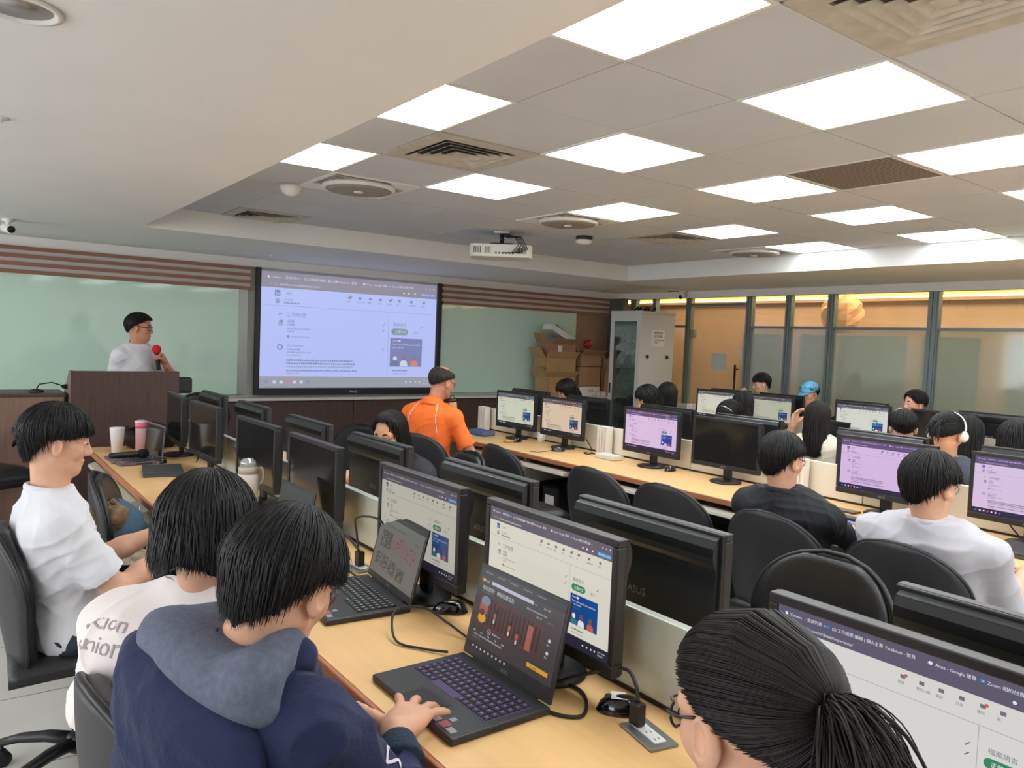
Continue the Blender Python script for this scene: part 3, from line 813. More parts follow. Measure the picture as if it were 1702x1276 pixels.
t = MB().box(XL, XG, 8.40, YW - .03, .80, .83).build('marker_ledge', mat('pale_stone', (205, 202, 196), .4), None, bevel=.004, label='long pale ledge running under the whiteboards and screen', cat='ledge')
for x in (6.45,):
    e = MB().box(x, x + .19, 8.43, 8.49, .831, .855).build('board_eraser', BLK, None, bevel=.006, label='dark board eraser lying on the pale ledge', cat='eraser')
struct('trim_1', MB().box(8.20, 8.30, 8.30, YW, 0, 2.28), mat('grey_pillar', (92, 92, 90), .6))

# projection screen
FR = mat('screen_frame_black', (22, 23, 28), .4)
# ------------------------------------------------------------------ screen pages
def pal(pre, cols, objcol=True): return [mat(pre + k, c, .22, emit=c, objcol=objcol, spec=.35) for k, c in cols]
PAGE = pal('screen_', [('page', (212, 209, 198)), ('header', (92, 86, 100)), ('text', (110, 108, 112)), ('blue', (14, 70, 140)), ('green', (40, 130, 86)), ('orange', (196, 92, 66)), ('dim', (170, 168, 160)), ('bar', (38, 38, 54)), ('light', (222, 222, 226)), ('skyblue', (30, 130, 190)), ('brown', (110, 78, 72)), ('teal', (60, 110, 130))])
PROJ = pal('projected_', [('page', (178, 190, 244)), ('header', (142, 138, 152)), ('text', (128, 140, 178)), ('blue', (122, 130, 178)), ('green', (120, 150, 152)), ('orange', (206, 132, 122)), ('dim', (152, 164, 206)), ('bar', (152, 155, 165)), ('light', (204, 206, 226)), ('skyblue', (128, 140, 190)), ('brown', (140, 122, 126)), ('teal', (112, 122, 150))], False)
def page_mesh(name, W, H, mats, blank=0.0):
    # u to the right, v upward, screen faces -y;  x = u - W/2, z = v
    mb = MB()
    def fn(l): return lambda u, v: (u * W - W / 2, -.0004 * l, v * H)
    def rect(u0, v0, u1, v1, m, l=1):      # v measured from the top
        f = fn(l); mb.add([f(u0, 1 - v1), f(u1, 1 - v1), f(u1, 1 - v0), f(u0, 1 - v0)], [(0, 1, 2, 3)], m)
    def poly(pts, m, l=2): f = fn(l); mb.add([f(u, 1 - v) for u, v in pts], [tuple(range(len(pts)))], m)
    asp = W / H
    def disc(u, v, r, m, l=2, n=14): poly([(u + r * math.cos(a) / asp, v + r * math.sin(a)) for a in np.linspace(0, -2 * PI, n, endpoint=False)], m, l)
    def txt(s, u, v, size, m, l=3):        # size in fractions of height
        def g(x, y): return (x - W / 2, -.0004 * l, y)
        put_text(mb, s, g, u * W, (1 - v) * H, size * H, m)
    def scrib(u, v, n, size, m=2, l=3, seed=0):
        r = random.Random(seed + int(u * 1000) + int(v * 1000)); x = u
        for _ in range(n):
            w = size * r.uniform(.35, .9) / asp; h = size * r.uniform(.5, .8); rect(x, v - h, x + w, v, m, l); x += w + size * .22 / asp
    if blank: rect(0, 0, 1, blank, 7, 0)
    rect(0, 0, 1, 1, 0, 0)
    rect(0, 0, 1, .135, 1)
    for k, (u, s, c) in enumerate(((.035, 'Careers   - 查詢列表', 8), (.20, '(2) 工作經歷 編輯 | 個人主頁', 8), (.39, 'Facebook - 首頁', 8), (.55, 'Anna - Google 搜尋', 8), (.70, 'Zoom 相約付費方案', 8))):
        disc(u, .045, .011, (8, 9, 5, 8, 9)[k]); txt(s, u + .015, .054, .026, 8); txt('×', u + .15, .054, .026, 8)
    txt('←  ⟳   linkedin.com/in/details/experience/', .04, .112, .026, 8)
    for u in (.79, .82, .86): disc(u, .10, .010, 8)
    rect(.895, .082, .985, .122, 9, 2); txt('重新啟動以更新', .90, .110, .022, 8)
    for u in (.93, .955, .98): disc(u, .04, .007, 8)
    rect(.068, .155, .096, .205, 3, 2); txt('in', .072, .197, .048, 8, 4)
    txt('搜尋', .125, .19, .026, 2)
    for k, (u, s) in enumerate(((.46, '首頁'), (.52, '我的人脈'), (.58, '職缺'), (.64, '訊息'), (.70, '通知'), (.755, '我'), (.83, '商業服務'), (.91, '試用'))):
        rect(u, .168, u + .016, .19, 2, 2)
        if k in (0, 4): disc(u + .018, .168, .010, 5, 3)
        txt(s, u - .008, .222, .020, 2)
    disc(.083, .245, .022, 6); rect(.076, .25, .09, .268, 2, 3)
    txt('王小明', .115, .245, .026, 2); scrib(.115, .268, 9, .018)
    rect(0, .285, 1, .289, 6, 2)
    txt('←', .085, .375, .05, 2); txt('工作經歷', .13, .378, .044, 2)
    rect(.09, .415, .115, .46, 6, 2); rect(.098, .41, .112, .43, 2, 3); txt('成員', .135, .43, .032, 2); scrib(.135, .455, 4, .022)
    for v, n in ((.49, 12), (.515, 4)): scrib(.135, v, n, .020, 6)
    rect(.135, .54, .147, .56, 2, 2); scrib(.153, .56, 11, .020, 6)
    disc(.10, .645, .026, 9 if mats is PAGE else 3); disc(.10, .645, .016, 0, 3); txt('Co-Founder', .135, .64, .030, 2); scrib(.135, .668, 8, .020); scrib(.135, .695, 15, .018, 6); scrib(.135, .72, 9, .018, 6)
    for v in (.765, .793, .821): scrib(.135, v, 34, .022, 2 if v < .8 else 6)
    scrib(.135, .855, 40, .02); scrib(.135, .88, 7, .02, 6)
    for u, v in ((.665, .40), (.665, .455), (.665, .63), (.90, .41)):
        poly([(u, v + .02), (u + .003, v + .024), (u + .016, v), (u + .013, v - .003)], 2)
    rect(.700, .289, .7025, .90, 6, 1)
    txt('檔案語言', .73, .415, .036, 2)
    n = 8; pl = [(.737 + .017 * math.cos(a), .47 + .030 * math.sin(a)) for a in np.linspace(PI / 2, 3 * PI / 2, n)] + [(.805 + .017 * math.cos(a), .47 + .030 * math.sin(a)) for a in np.linspace(-PI / 2, PI / 2, n)]
    poly(pl[::-1], 4); txt('正體中文', .740, .482, .032, 8, 4); txt('英文', .86, .482, .028, 2)
    rect(.715, .53, .915, .80, 3, 2); txt('Linked', .728, .562, .026, 8); rect(.766, .545, .778, .564, 8, 3); txt('Your job search powered by', .728, .598, .026, 8); txt('your network', .728, .625, .022, 8); txt('Explore jobs', .728, .655, .020, 9)
    for k, (u, c1, c2) in enumerate(((.745, 8, 11), (.80, 10, 8), (.865, 5, 5))):
        poly([(u - .022, .797), (u + .026, .797), (u + .022, .755), (u + .008, .738), (u - .006, .738), (u - .02, .755)], c2, 3); disc(u + .002, .722, .022, c1 if c1 != 5 else 10, 4); disc(u + .001, .712, .024, 10, 3)
    scrib(.73, .845, 9, .02); scrib(.73, .875, 12, .016, 6)
    rect(0, .90, 1, 1, 7, 2)
    for k, (u, c) in enumerate(((.035, 9), (.075, 8), (.11, 8), (.145, 5), (.18, 8), (.215, 8), (.25, 9))):
        rect(u - .008, .935, u + .008, .962, c, 3) if k % 2 else disc(u, .949, .015, c, 3)
    for u in (.82, .85, .88, .905): disc(u, .949, .009, 8, 3)
    txt('上午 10:24', .925, .945, .020, 8); txt('2024/10', .925, .972, .020, 8)
    return mb.mesh(name, mats)

# big projected page in its black frame; its glow stands for the projector light
t = empty('projection_screen', (3.975, YW - .05, .855), 0, 'large wall screen with a black frame showing a lavender web page', 'screen')
W_, H_ = 2.40, 1.425
f = MB(); f.box(-W_ / 2, -W_ / 2 + .055, -.05, 0, 0, H_); f.box(W_ / 2 - .055, W_ / 2, -.05, 0, 0, H_); f.box(-W_ / 2 + .055, W_ / 2 - .055, -.05, 0, 0, .075)
f.build('frame', FR, t, bevel=.004)
lg = MB(); put_text(lg, 'BenQ', lambda a, b: (a - .05, -.051, b + .022), 0, 0, .04); lg.build('brand_mark', TRIMW, t)
bm = MB().box(-W_ / 2 + .05, W_ / 2 - .05, -.02, 0, .07, H_); bm.build('surround', mat('screen_grey', (172, 174, 182), .6), t)
pg = link('picture', page_mesh('projected_page', W_ - .11 - .02, H_ - .075 - .035, PROJ), t); pg.location = (-.002, -.022, .078)

# ------------------------------------------------------------------ lectern and things beside it
t = empty('lectern', (1.13, 6.5, 0), 0, 'dark walnut lectern in front of the presenter', 'lectern')
MB().box(-.38, .38, 0, .02, 0, 1.22).build('front_panel', DWOOD, t, bevel=.002)
LW = mat('light_brown_wood', (128, 100, 84), .5, var=.1, vscale=8, stretch=(6, 6, .5))
for s in (-1, 1): MB().prism([(.02, 0), (.48, 0), (.48, .98), (.10, 1.22), (.02, 1.22)], 'x', s * .37 - .01, s * .37 + .01).build('side_panel', LW, t)
M = Matrix.Translation((0, .30, 1.08)) @ Matrix.Rotation(math.radians(-30), 4, 'X')
MB().box(-.36, .36, -.21, .21, -.01, .01, 0, M).build('sloped_top', LW, t)
MB().box(-.36, .36, .03, .46, .80, .82).build('shelf', LW, t)
t = empty('side_table', (.48, 6.8, 0), 0, 'low brown wooden stand left of the lectern', 'table')
MB().box(-.26, .24, -.2, .2, .0, 1.02).build('carcass', LW, t, bevel=.003); MB().box(-.27, .25, -.21, .21, 1.02, 1.045).build('top', DWOOD, t, bevel=.003)
t = empty('gooseneck_microphone', (.55, 6.72, 1.045), 0, 'black gooseneck microphone lying over the brown stand beside the lectern', 'microphone')
MB().lathe([(.05, 0), (.05, .015), (.02, .025)], seg=20).build('foot', BLK, t)
MB().tube([(0, 0, .02), (.02, 0, .06), (.10, -.02, .075), (.17, -.03, .05)], .005, 8).build('neck', BLK, t)
MB().ell((.19, -.032, .045), (.032, .020, .018)).build('foam_head', mat('black_foam', (16, 16, 17), .95), t)
MB().box(-.01, .11, -.05, .05, 0, .13).build('bag', BLK, None, bevel=.02, seg=4, label='small black pouch hanging at the right edge of the lectern', cat='pouch').location = (1.515, 6.6, 1.04)

# ceiling projector
t = empty('projector', (4.06, 5.70, CEIL), math.radians(-38), 'white ceiling projector with cables on its mount', 'projector')
MB().box(-.07, .07, -.07, .07, -.012, 0).build('ceiling_plate', TRIMW, t); MB().lathe([(.02, -.012), (.02, -.10)], seg=16).build('pole', BLK, t)
MB().box(-.10, .10, -.06, .06, -.115, -.10).build('bracket', BLK, t)
PW = mat('projector_white', (222, 222, 216), .4)
p = MB().prism([(-.28, -.13), (-.24, -.17), (.24, -.17), (.28, -.13), (.28, .10), (.22, .17), (-.22, .17), (-.28, .10)], 'z', -.235, -.125).build('body', PW, t, bevel=.012, seg=3)
g = MB()
for x in [-.24 + .014 * k for k in range(5)] + [-.14 + .014 * k for k in range(4)] + [.15 + .014 * k for k in range(6)]: g.box(x, x + .007, -.1715, -.165, -.205, -.15)
for k in range(6): g.box(-.05 + .03 * k, -.034 + .03 * k, -.1715, -.165, -.21, -.195)
g.build('vent_slots', DARKV, t, kind='stuff')
MB().lathe([(.045, .168), (.045, .19), (.04, .192)], seg=24, M=Matrix.Translation((.14, 0, -.18)) @ Matrix.Rotation(-PI / 2, 4, 'X')).build('lens', mat('camera_glass', (12, 12, 14), .08), t)
c = MB()
for k in range(5):
    c.tube([(.0, -.01, -.03), (.04 + .01 * k, -.10, -.02 - .01 * k), (.12 + .015 * k, -.20, -.06), (.16 + .02 * k, -.22, -.13 - .01 * k), (.10 + .015 * k, -.20, -.20), (.02 + .02 * k, -.17, -.20)], .0042, 6)
c.build('cables', BLK, t)
# ------------------------------------------------------------------ glass partition and the corridor behind it
STEEL = mat('grey_metal_post', (124, 136, 136), .4, metal=.5)
def glassmat(name, tint, op, gl, rough):
    m = bpy.data.materials.new(name); m.use_nodes = True; n = m.node_tree; n.nodes.clear()
    o = n.nodes.new('ShaderNodeOutputMaterial'); t = n.nodes.new('ShaderNodeBsdfTransparent'); d = n.nodes.new('ShaderNodeBsdfDiffuse'); g = n.nodes.new('ShaderNodeBsdfGlossy')
    a = n.nodes.new('ShaderNodeMixShader'); b = n.nodes.new('ShaderNodeMixShader')
    t.inputs[0].default_value = (*lin((236, 244, 240)), 1); d.inputs[0].default_value = (*lin(tint), 1); g.inputs['Roughness'].default_value = rough
    a.inputs[0].default_value = op; b.inputs[0].default_value = gl
    n.links.new(t.outputs[0], a.inputs[1]); n.links.new(d.outputs[0], a.inputs[2]); n.links.new(a.outputs[0], b.inputs[1]); n.links.new(g.outputs[0], b.inputs[2]); n.links.new(b.outputs[0], o.inputs[0]); return m
GCL = glassmat('clear_glass', (170, 165, 150), .10, .06, .02)
GFR = glassmat('frosted_glass', (176, 184, 172), .48, .06, .08)
WTAN = mat('tan_wood_wall', (196, 158, 128), .6, var=.06, vscale=4, stretch=(1, 1, .3))
GREY_D = mat('grey_green_door', (112, 118, 108), .6)
posts = [(8.30, .12), (7.87, .07), (7.22, .09), (6.21, .09), (5.63, .08), (5.06, .09), (3.89, .11), (2.5, .09), (1.1, .09), (-.4, .09), (-1.9, .09), (-3.4, .09)]
mb = MB()
for y, w in posts:
    mb.box(XG - .04, XG + .04, y - w / 2, y + w / 2, 0, VAL)
    mb.box(XG - .052, XG - .04, y - w / 2 + .015, y - .008, 0, VAL); mb.box(XG - .052, XG - .04, y + .008, y + w / 2 - .015, 0, VAL)
mb.box(XG - .03, XG + .03, YBK, 6.21, 1.865, 1.895); mb.box(XG - .03, XG + .03, 7.22, 8.3, 1.865, 1.895); mb.box(XG - .03, XG + .03, 6.21, 7.22, 2.16, 2.20); mb.box(XG - .04, XG + .04, YBK, 6.21, 0, .08)
struct('trim_2', mb, STEEL)
for k in range(len(posts) - 1):
    ya, yb = posts[k][0] - posts[k][1] / 2, posts[k + 1][0] + posts[k + 1][1] / 2
    if k == 2: continue
    struct('window_%d' % (k + 1), MB().box(XG - .005, XG + .005, yb, ya, 1.895, VAL), GCL)
    struct('window_%d' % (k + 21), MB().box(XG - .005, XG + .005, yb, ya, .08 if k > 2 else 0, 1.865), GFR if k > 1 else GCL)
d = struct('door_1', MB().box(XG - .006, XG + .006, 6.262, 7.172, .01, 2.155), glassmat('door_glass', (190, 160, 130), .30, .06, .1))
struct('window_20', MB().box(XG - .005, XG + .005, 6.26, 7.17, 2.20, VAL), GCL)
h = MB(); h.tube([(XG - .06, 6.36, .80), (XG - .06, 6.36, 1.38)], .016, 10); h.box(XG - .06, XG, 6.35, 6.37, .86, .88); h.box(XG - .06, XG, 6.35, 6.37, 1.31, 1.33); h.build('door_handle', mat('dark_bronze', (62, 32, 30), .35, metal=.4), d)
h = MB(); h.box(XG - .012, XG - .006, 6.30, 6.345, 1.45, 1.62); h.build('push_sign', mat('label_white', (214, 206, 194), .6), d)
h = MB(); h.box(XG - .03, XG + .03, 7.11, 7.17, 1.72, 1.84); h.build('hinge', ALU, d)
MB().box(XG - .008, XG - .0065, 6.55, 6.80, 1.30, 1.52).build('paper_notice', mat('pale_blue_paper', (176, 190, 186), .8), None, label='blank pale blue paper stuck on the glass door', cat='notice')
# corridor
struct('wall_right', MB().box(10.1, 10.2, YBK, 11, 0, 2.9), WTAN)
struct('wall_right', MB().box(XG, 10.2, 11, 11.1, 0, 2.9), WTAN)
struct('wall_right', MB().box(XG, 10.2, YBK - .1, YBK, 0, 2.9), WTAN)
struct('ceiling', MB().box(XG + .1, 10.2, YBK, 11.1, 2.7, 2.8), PLAST)
for k, (ya, yb) in enumerate(((6.85, 7.5), (6.1, 6.5), (4.98, 5.9), (4.1, 4.75), (2.2, 3.75), (.2, 1.4))):
    struct('door_%d' % (k + 2), MB().box(10.06, 10.1, ya, yb, 0, 1.84), GREY_D)
struct('trim_3', MB().box(9.98, 10.1, YBK, 11, 2.30, 2.34), WTAN)
WARM = bpy.data.materials.new('warm_strip_light'); WARM.use_nodes = True; _b = WARM.node_tree.nodes['Principled BSDF']
_b.inputs['Emission Color'].default_value = (1, .66, .22, 1); _b.inputs['Emission Strength'].default_value = 16
MB().box(9.995, 10.08, YBK + .2, 10.8, 2.342, 2.362).build('strip_light', WARM, None, label='warm yellow strip light along the corridor wall top behind the glass', cat='light')
t = empty('pendant_lamp', (9.35, 5.47, 2.12), 0, 'crumpled tan paper globe lamp hanging behind the glass partition', 'lamp')
b = MB(); b.ell((0, 0, 0), (.25, .25, .25), 16, 11); r = random.Random(3)
b.v = [tuple(Vector(p) * (1 + r.uniform(-.12, .14))) for p in b.v]; b.sm = [False] * len(b.f)
PL = mat('glowing_paper', (226, 168, 120), .8); PL.node_tree.nodes['Principled BSDF'].inputs['Emission Color'].default_value = (1, .55, .25, 1); PL.node_tree.nodes['Principled BSDF'].inputs['Emission Strength'].default_value = .12
b.build('paper_globe', PL, t); MB().tube([(0, 0, .2), (0, 0, .58)], .006, 6).build('cord', BLK, t)

# equipment rack
RW = mat('rack_white', (206, 203, 198), .5)
t = empty('server_cabinet', (7.31, 7.06, 0), 0, 'tall pale equipment cabinet with a glass door full of cables', 'cabinet')
c = MB(); c.box(.02, .65, 0, .56, 0, .06); c.box(.02, .65, 0, .02, .06, 2.0); c.box(.02, .65, .54, .56, .06, 2.0); c.box(.63, .65, .02, .54, .06, 2.0); c.box(0, .66, -.01, .57, 2.0, 2.04); c.build('carcass', RW, t, bevel=.004)
f = MB(); f.box(0, .02, 0, .07, .04, 2.0); f.box(0, .02, .49, .56, .04, 2.0); f.box(0, .02, .07, .49, .04, .14); f.box(0, .02, .07, .49, 1.90, 2.0); dd = f.build('door', RW, t)
MB().box(.006, .010, .07, .49, .14, 1.90).build('door_glass', glassmat('smoked_glass', (20, 40, 38), .15, .12, .03), dd)
MB().box(-.012, 0, .515, .535, .92, 1.06).build('door_latch', BLK, dd)
for x in (.12, .50): MB().box(x, x + .045, -.012, -.0, 1.42, 1.46).build('side_latch', BLK, t)
q = MB(); q.box(.21, .46, -.004, -.0005, 1.58, 1.80); q.build('notice', mat('paper', (232, 222, 218), .8), t)
q = MB()
for s, z, sz in (('機櫃設備', 1.745, .04), ('請勿移動', 1.70, .04), ('如有問題請洽管理員', 1.655, .022), ('網路室', 1.625, .022)): put_text(q, s, lambda a, b: (a, -.005, b), .26, z, sz)
q.build('notice_text', mat('ink', (80, 70, 74), .8), t)
e = MB()
for z in (.3, .55, .8, 1.0, 1.22, 1.45, 1.62): e.box(.10, .5, .06, .50, z, z + .045)
e.build('equipment', mat('device_grey', (72, 78, 80), .5), t)
r = random.Random(5); e = MB()
for k in range(46):
    y = r.uniform(.1, .46); z = r.uniform(.3, 1.8); pts = [(.06, y, z)]
    for _ in range(4): y = min(.47, max(.09, y + r.uniform(-.12, .12))); z = min(1.85, max(.2, z + r.uniform(-.16, .16))); pts.append((r.uniform(.03, .09), y, z))
    e.tube(pts, .0045, 5, mi=k % 2)
e.build('cable_bundle', [mat('cable_grey', (150, 160, 160), .6), mat('cable_dark', (60, 70, 74), .6)], t)
e = MB(); r = random.Random(8)
for k in range(5): e.tube([(.1 + .08 * k, .2, 2.045), (.15 + .08 * k, .15 + .05 * r.random(), 2.10), (.2 + .07 * k, .22, 2.06)], .012, 6)
e.build('cable_coil', BLK, None, label='tangle of black cable lying on the pale equipment cabinet', cat='cable').location = (7.31, 7.1, 0)

# counter and cardboard boxes
t = empty('low_cabinet', (7.35, 8.30, 0), 0, 'low dark cabinet with a pale top carrying the cardboard boxes', 'cabinet')
MB().box(-.80, .84, -.22, .09, 0, .80).build('carcass', DWOOD, t); MB().box(-.82, .84, -.24, .09, .80, .83).build('top', MATS['pale_stone'], t)
CB = mat('cardboard', (178, 142, 98), .85, var=.08, vscale=7); CB2 = mat('cardboard_faded', (160, 124, 96), .85, var=.08, vscale=7); CBW = mat('white_card', (226, 224, 220), .7)
def carton(loc, w, d, h, rz, m, lab, flaps=True, tape=False, M0=None, hang=True):
    t = empty('cardboard_box', loc, rz, lab, 'box', None)
    if M0: t.rotation_euler = M0
    b = MB(); th = .006
    b.box(-w / 2, w / 2, -d / 2, d / 2, 0, th); b.box(-w / 2, w / 2, -d / 2, -d / 2 + th, th, h); b.box(-w / 2, w / 2, d / 2 - th, d / 2, th, h); b.box(-w / 2, -w / 2 + th, -d / 2, d / 2, th, h); b.box(w / 2 - th, w / 2, -d / 2, d / 2, th, h)
    if not flaps: b.box(-w / 2, w / 2, -d / 2, d / 2, h - th, h)
    b.build('box_body', m, t)
    if flaps:
        r = random.Random(int(w * 1000 + h * 777))
        for (a, L, px, py, ax) in ((-1, w, 0, -d / 2, 'x'), (1, d, -w / 2, 0, 'y')):
            ang = r.uniform(115, 150) if hang else 20
            if ax == 'x': M = Matrix.Translation((0, py, h)) @ Matrix.Rotation(math.radians(ang), 4, 'X'); MB().box(-L / 2, L / 2, 0, d * .42, -th / 2, th / 2, 0, M).build('flap', m, t)
            else: M = Matrix.Translation((px, 0, h)) @ Matrix.Rotation(math.radians(-ang), 4, 'Y'); MB().box(-0, w * .32, -L / 2, L / 2, -th / 2, th / 2, 0, M @ Matrix.Rotation(PI * 0, 4, 'Z')).build('flap', m, t)
    return t
carton((6.93, 8.30, .831), .52, .28, .27, .04, CB, 'tan cardboard box at the bottom of the left stack, on the cabinet')
carton((6.92, 8.31, 1.103), .54, .27, .26, -.03, CB, 'tan cardboard box with a loose flap, second from the bottom of the left stack')
t_ = carton((6.93, 8.30, 1.366), .50, .27, .20, .05, CB2, 'faded open cardboard box with a white label, third up in the left stack')
MB().box(-.10, -.02, -.139, -.136, .02, .17).build('label', CBW, t_)
carton((6.95, 8.30, 1.66), .48, .20, .085, 0, CBW, 'white flat carton lying tilted on top of the left stack', flaps=False, M0=(0, math.radians(24), .05))
carton((7.12, 8.42, 1.70), .40, .12, .035, 0, CB2, 'flattened brown carton leaning over the white carton', flaps=False, M0=(0, math.radians(32), 0))
t_ = carton((7.47, 8.30, .831), .40, .27, .14, 0, CBW, 'white printed carton at the bottom of the middle stack', flaps=False)
q = MB(); put_text(q, 'ASUS', lambda a, b: (a, -.1365, b), -.03, .06, .045); q.build('print', MATS['ink'], t_)
carton((7.46, 8.30, .973), .42, .27, .28, 0, CB2, 'brown carton above the white printed one, middle stack', flaps=False)
carton((7.48, 8.30, 1.256), .44, .26, .17, .06, CB2, 'open brown carton third up in the middle stack')
carton((7.52, 8.31, 1.45), .44, .25, .035, 0, CB2, 'flattened brown carton lying across the middle stack', flaps=False, M0=(0, math.radians(4), .1))
carton((7.86, 8.28, .831), .26, .26, .34, .0, CB2, 'narrow brown carton at the right end beside the cabinet rack')
carton((7.87, 8.28, 1.19), .26, .24, .17, .12, CB2, 'crooked narrow carton on top at the right end')
carton((7.66, 8.12, .831), .12, .08, .07, 0, CBW, 'tiny white box in front of the brown cartons', flaps=False)
e = MB(); r = random.Random(4); e.ell((0, 0, .05), (.08, .06, .06), 12, 8); e.v = [tuple(Vector(p) * (1 + r.uniform(-.15, .2))) for p in e.v]
e.build('plastic_bag', mat('red_plastic', (170, 36, 46), .4), None, label='crumpled red plastic bag on the middle stack of cartons', cat='bag').location = (7.50, 8.28, 1.52)

# ------------------------------------------------------------------ desks
MAPLE = mat('maple_laminate', (236, 192, 132), .36, var=.04, vscale=5, stretch=(8, .6, 1), spec=.5)
EDGE = mat('red_brown_edge', (176, 112, 76), .5, var=.08, vscale=8)
BEIGE = mat('beige_plastic', (196, 190, 176), .5)
CREAM = mat('cream_panel', (226, 220, 206), .35)
PANELM = mat('satin_metal_panel', (212, 218, 206), .30, metal=.25)
DARKP = mat('dark_panel', (34, 33, 35), .7)
def desk(x0, xp, y0, y1, sgn, lab, trays, grp):
    # sgn = -1: the user sits at the smaller x; x0 is the user's edge, xp the partition side
    t = empty('long_desk', ((x0 + xp) / 2, (y0 + y1) / 2, 0), 0, lab, 'desk'); cx, cy = (x0 + xp) / 2, (y0 + y1) / 2
    a, b = sorted((x0, xp)); 
    MB().box(a - cx, b - cx, y0 - cy, y1 - cy, .712, .74).build('tabletop', MAPLE, t)
    e = sorted((x0, x0 + sgn * .014)); MB().box(e[0] - cx, e[1] - cx, y0 - cy, y1 - cy, .708, .7405).build('edge_strip', EDGE, t, bevel=.004)
    for y in np.arange(y1 - .04, y0, -1.22):
        u = sorted((x0 - sgn * .08, xp - sgn * .0)); MB().box(u[0] - cx, u[1] - cx, y - .015 - cy, y + .015 - cy, 0, .712).build('side_support', BEIGE, t)
    for y in trays:
        q = MB(); L = .30; P = []; z = .645
        prof = [(x0 + sgn * .035, z), (x0 + sgn * .03, z + .018), (x0 - sgn * .01, z + .030), (x0 - sgn * .05, z + .022), (x0 - sgn * L, z + .022), (x0 - sgn * L, z)]
        q.prism([(p[0] - cx, p[1]) for p in prof], 'y', y - .29 - cy, y + .29 - cy); tr = q.build('keyboard_tray', BEIGE, t, bevel=.004)
        k = MB(); k.box(*sorted((x0 - sgn * .07 - cx, x0 - sgn * .22 - cx)), y - .22 - cy, y + .22 - cy, z + .022, z + .038); k.build('keyboard', BLK, tr, bevel=.003)
    return t
def partition(xp, w, y0, y1, m, lab):
    t = empty('desk_partition', (xp + w / 2, (y0 + y1) / 2, 0), 0, lab, 'partition'); cy = (y0 + y1) / 2
    L = .61; k = 0; y = y1
    while y > y0 + .1:
        MB().box(-w / 2, w / 2, max(y - 1.22, y0) + .003 - cy, y - .003 - cy, .742, .945).build('panel', m, t, bevel=.003); y -= 1.22
    MB().box(-w / 2 - .002, w / 2 + .002, y0 - cy, y1 - cy, .742, .752).build('bottom_rail', BLK, t)
    MB().box(-.012, .012, y0 - cy, y1 - cy, .12, .70).build('under_desk_shade', DARKP, t)  # dark sheet put in for the darkness under the desks
    return t
desk(.78, 1.322, -1.6, 5.8, -1, 'left long maple desk, side nearest the camera with the open laptops', [.5, 1.45, 2.15, 2.9, 3.7, 4.55, 5.3], 0)
desk(1.90, 1.356, -1.6, 5.8, 1, 'left long maple desk, far side behind the metal partition', [.6, 1.4, 2.2, 3.0, 4.0, 4.6, 5.3], 0)
partition(1.325, .028, -1.6, 5.8, PANELM, 'satin metal divider along the middle of the left desk row')
desk(3.49, 4.072, -1.2, 5.85, -1, 'middle long maple desk, near side with lavender screens', [5.05, 4.3, 3.5, 2.7, 1.9, 1.1], 0)
desk(4.72, 4.106, -1.2, 5.85, 1, 'middle long maple desk, far side behind the cream divider', [5.2, 4.5, 3.7, 2.9, 2.1, 1.3], 0)
partition(4.075, .028, -1.2, 5.85, CREAM, 'cream divider along the middle of the second desk row')
desk(6.18, 6.748, -1, 5.95, -1, 'rear right long maple desk, near side', [5.2, 4.5, 3.6, 2.8], 0)
desk(7.36, 6.782, -1, 5.95, 1, 'rear right long maple desk, side next to the glass wall', [5.2, 4.5, 3.6, 2.8], 0)
partition(6.75, .03, -1, 5.95, mat('grey_panel', (150, 148, 138), .5), 'grey divider along the middle of the rear desk row')
RIB = mat('white_ribbed_plastic', (222, 218, 208), .5)
for x, y, l in ((4.02, 4.20, 'white ribbed cable post between the tan and pink screens'), (4.02, 2.56, 'white ribbed cable post beside the black shirt man'), (4.02, 5.82, 'white ribbed cable post at the screen end of the middle desk'), (6.70, 5.62, 'white ribbed cable post at the far end of the rear desk')):
    t = MB()
    for k in range(4): t.box(-.03, .03, -.055 + .03 * k, -.034 + .03 * k, 0, .215)
    t.box(-.02, .03, -.05, .05, 0, .21); t.build('cable_post', RIB, None, bevel=.003, label=l, cat='cable post').location = (x, y, .741)

# computer towers under the middle desk
proto = empty('computer_tower', (0, 0, 0), 0, 'x', 'computer', 'computer towers')
CASE = mat('tower_black', (24, 24, 27), .42)
MB().box(-.20, .20, -.09, .09, .10, .50).build('case', CASE, proto, bevel=.004)
MB().box(-.21, -.20, -.085, .085, .11, .49).build('front_bezel', BLK, proto, bevel=.004)
MB().box(-.2115, -.2095, -.05, .05, .36, .44).build('label', TRIMW, proto)
q = MB(); put_text(q, 'ASUS', lambda a, b: (-.2115, -a, b), -.045, .16, .034); q.build('brand_mark', ALU, proto)
MB().box(-.19, .19, -.08, .08, 0, .10).build('stand', DARKP, proto)
tw = [(3.82, 4.66, 'black tower under the tan screen, left one of the pair'), (3.82, 4.33, 'black tower just right of the first tower under the middle desk'), (3.82, 2.84, 'black tower under the switched off screen of the middle desk'), (3.82, 5.25, 'black tower under the first screen of the middle desk'), (3.82, 3.42, 'black tower behind the two empty chairs'), (3.82, 1.62, 'black tower under the desk between the two men in black and grey')]
for k, (x, y, l) in enumerate(tw):
    if k == 0: proto.location = (x, y, 0); proto['label'] = l
    else: copy_thing(proto, (x, y, 0), 0, l)

